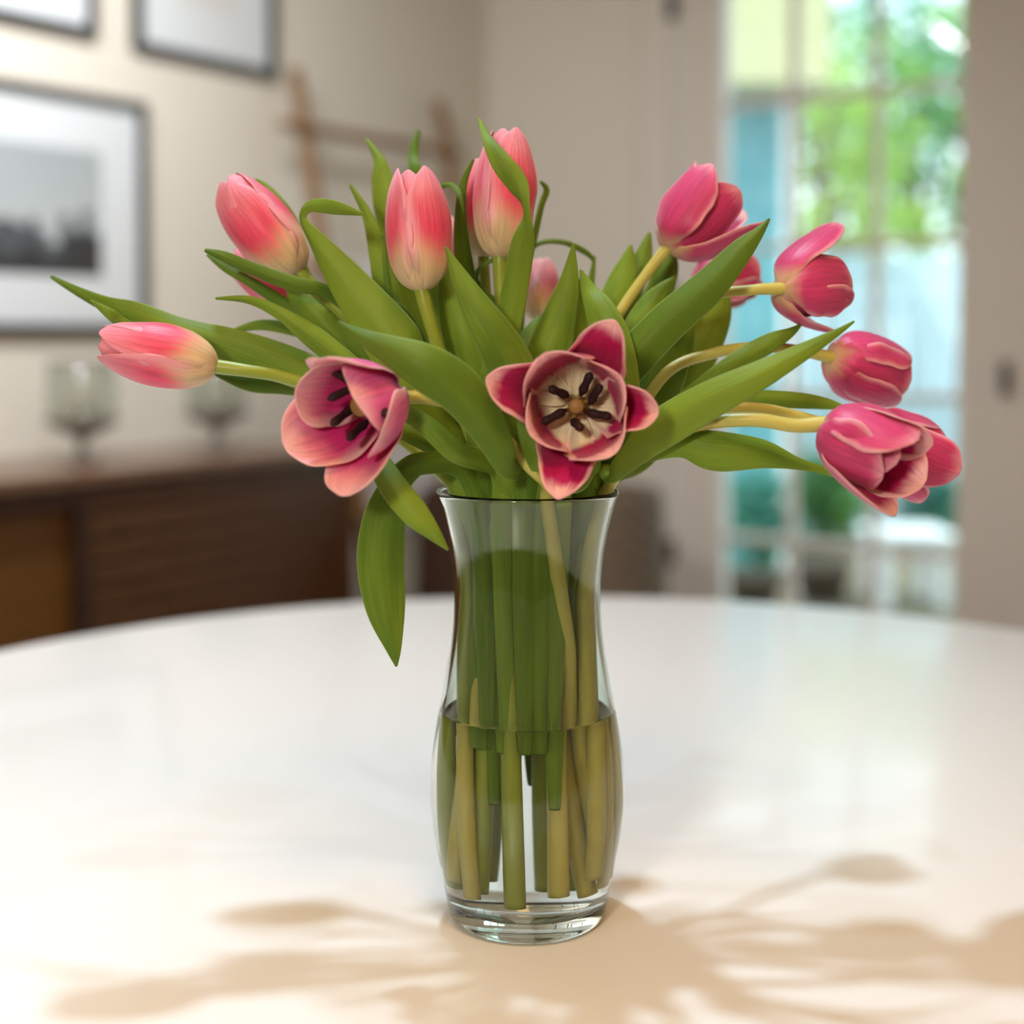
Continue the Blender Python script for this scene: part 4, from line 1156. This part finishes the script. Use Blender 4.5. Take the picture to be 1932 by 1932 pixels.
# pale fence, board by board
f0 = at(1478, 637, 8.6); f1 = at(1990, 637, 8.6)
ftop = at(1600, 480, 8.6).z + .12
fence = thing('board_fence', Vector((f0.x, 8.6, -.12)), 0, 'pale blue vertical board fence outside the glass door', 'fence')
nf = 16; fw_ = (f1.x - f0.x) / nf
fme = box_mesh('fence_board', .006, fw_ - .006, 0, .025, 0, ftop, .004)
for k in range(nf):
    o = new_obj('fence_board', fme if k == 0 else fme, [] , fence, smooth=False)
    o.location = (fw_ * k, random.uniform(0, .012), random.uniform(-.01, .01))
fme.materials.append(M['paleblue'])
box('fence_rail', 0, f1.x - f0.x, .03, .07, .3, .38, M['paleblue'], fence)
box('fence_rail', 0, f1.x - f0.x, .03, .07, ftop - .35, ftop - .27, M['paleblue'], fence)
# white bench
b0 = at(1660, 637, 6.2); b1_ = at(1812, 637, 6.2)
bz = at(1720, 1010, 6.2).z
bench = thing('garden_bench', Vector(((b0.x + b1_.x) / 2, 6.2, -.12)), 0, 'white slatted garden bench outside the glass door', 'bench')
bw = b1_.x - b0.x
for k in range(4):
    box('seat_slat', -bw / 2, bw / 2, k * .1, k * .1 + .085, bz + .12 - .03, bz + .12, M['white_out'], bench, .005)
for sx in (-1, 1):
    for y in (.03, .34):
        box('leg', sx * (bw / 2 - .05) - .025, sx * (bw / 2 - .05) + .025, y, y + .05, 0, bz + .09, M['white_out'], bench)
    box('apron', sx * (bw / 2 - .05) - .015, sx * (bw / 2 - .05) + .015, .05, .36, bz + .02, bz + .09, M['white_out'], bench)
# dark planters
M['pot'] = simple('clay_pot', (0.10, 0.07, 0.05), 0.8, 0.3)
for px, Y, r, h, lb in ((1425, 6.0, .12, .20, 'brown clay plant pot in front of the teal shed'), (1555, 6.4, .13, .17, 'brown clay plant pot beside the white bench')):
    p = at(px, 637, Y); p.z = -.12
    t = thing('plant_pot', p, 0, lb, 'pot')
    new_obj('pot_body', lathe_mesh('pot_body', [(0, 0), (r * .7, 0), (r * .95, h * .8), (r, h * .8), (r * 1.02, h), (r * .9, h), (r * .85, h * .85), (0, h * .85)], 32), M['pot'], t)
    new_obj('soil', lathe_mesh('soil', [(0, h * .9), (r * .86, h * .88), (0, h * .8)], 24), M['grass'], t)

def foliage_mat(name, c0, c1):
    t = NT(name)
    rnd = t.n('ShaderNodeTexCoord').outputs['Object']
    nz = t.noise(rnd, 3.0, 4.0)
    c = t.mix(t.step(nz, .35, .65), c0, c1)
    p = t.principled(c, 0.5, 0.4)
    tr = t.n('ShaderNodeBsdfTranslucent'); t.link(c, tr.inputs[0])
    ms = t.n('ShaderNodeMixShader'); ms.inputs[0].default_value = .45
    t.link(p.outputs[0], ms.inputs[1]); t.link(tr.outputs[0], ms.inputs[2])
    return t.done(ms.outputs[0])
M['fol_a'] = foliage_mat('foliage_green', (0.12, 0.30, 0.09), (0.30, 0.55, 0.14))
M['fol_b'] = foliage_mat('foliage_lime', (0.30, 0.50, 0.08), (0.50, 0.70, 0.16))
M['fol_c'] = foliage_mat('foliage_bluegreen', (0.06, 0.26, 0.20), (0.18, 0.46, 0.34))
M['bark'] = simple('bark', (0.12, 0.09, 0.07), 0.9, 0.3, 20)

def leaves_mesh(name, blobs, n, size, seed, hollow=0.45):
    rnd = random.Random(seed)
    V, Fc = [], []
    for k in range(n):
        c, rx, ry, rz = blobs[rnd.randrange(len(blobs))]
        d = Vector((rnd.gauss(0, 1), rnd.gauss(0, 1), rnd.gauss(0, 1))).normalized()
        q = rnd.uniform(hollow, 1.0)
        p = Vector(c) + Vector((d.x * rx * q, d.y * ry * q, d.z * rz * q))
        a = Vector((rnd.gauss(0, 1), rnd.gauss(0, 1), rnd.gauss(0, .6))).normalized()
        b = a.cross(Vector((rnd.gauss(0, 1), rnd.gauss(0, 1), rnd.gauss(0, 1)))).normalized()
        s = size * rnd.uniform(.6, 1.3); nn = a.cross(b) * s * .12
        i = len(V)
        V += [p - a * s, p - b * s * .42 + nn, p + a * s, p + b * s * .42 + nn, p]
        Fc += [(i, i + 1, i + 4), (i + 1, i + 2, i + 4), (i + 2, i + 3, i + 4), (i + 3, i, i + 4)]
    me = bpy.data.meshes.new(name)
    me.from_pydata([tuple(v) for v in V], [], Fc); me.update()
    return me

def tree(px, Y, label, m, blobs, n, size, seed, trunk_r=.1):
    p = at(px, 637, Y); p.z = -.12
    t = thing('garden_tree', p, 0, label, 'tree', 'trees beyond the fence')
    top = max(b[0][2] for b in blobs)
    new_obj('trunk', tube_mesh('trunk', [Vector((0, 0, 0)), Vector((.08, 0, top * .4)), Vector((-.05, .05, top * .75)), Vector((.1, 0, top))], [trunk_r, trunk_r * .85, trunk_r * .6, trunk_r * .2], 10), M['bark'], t)
    for k, b in enumerate(blobs):
        c = Vector(b[0])
        new_obj('branch', tube_mesh('branch', [Vector((0, 0, top * .5)), c * .6 + Vector((0, 0, top * .25)), c], [trunk_r * .45, trunk_r * .3, trunk_r * .1], 8), M['bark'], t)
    f = new_obj('foliage', leaves_mesh('foliage', blobs, n, size, seed), m, t, smooth=False)
    f['kind'] = 'stuff'
tree(1560, 11.5, 'lime green tree rising over the pale fence next to the shed', M['fol_b'],
     [((0, 0, 2.3), .7, .6, .6), ((-.2, .2, 3.2), .6, .6, .5), ((.5, 0, 1.9), .5, .5, .45), ((.3, .2, 2.8), .5, .5, .5)], 540, .12, 5)
tree(1730, 13.0, 'mid green spreading tree behind the pale fence', M['fol_a'],
     [((0, 0, 2.9), .9, .7, .7), ((.6, .3, 3.7), .8, .7, .6), ((-.5, 0, 3.6), .7, .6, .6), ((.7, 0, 2.3), .6, .6, .5)], 600, .13, 6)
tree(1640, 16.0, 'blue green tall tree farthest behind the fence', M['fol_c'],
     [((0, 0, 4.6), 1.3, .9, .7), ((.9, 0, 4.0), .9, .8, .7), ((-.9, 0, 4.2), .8, .8, .7), ((0, 0, 3.2), 1.2, .8, .6)], 640, .16, 8)
def bush(px, Y, label, m, r, h, n, seed):
    p = at(px, 637, Y); p.z = -.12
    t = thing('garden_bush', p, 0, label, 'bush', 'bushes along the fence')
    for k in range(4):
        a = k * 1.57
        new_obj('stem', tube_mesh('stem', [Vector((0, 0, 0)), Vector((math.cos(a) * r * .3, math.sin(a) * r * .3, h * .4)), Vector((math.cos(a) * r * .5, math.sin(a) * r * .5, h * .8))], [.012, .009, .004], 6), M['bark'], t)
    f = new_obj('foliage', leaves_mesh('foliage', [((0, 0, h * .55), r, r, h * .5)], n, .05, seed, .2), m, t, smooth=False)
    f['kind'] = 'stuff'
bush(1430, 6.9, 'low blue green bush against the teal shed', M['fol_c'], .20, .55, 500, 21)
bush(1565, 8.0, 'low green bush against the pale fence', M['fol_a'], .26, .55, 700, 22)
bush(1770, 8.2, 'small blue green bush behind the white bench', M['fol_c'], .22, .42, 500, 23)
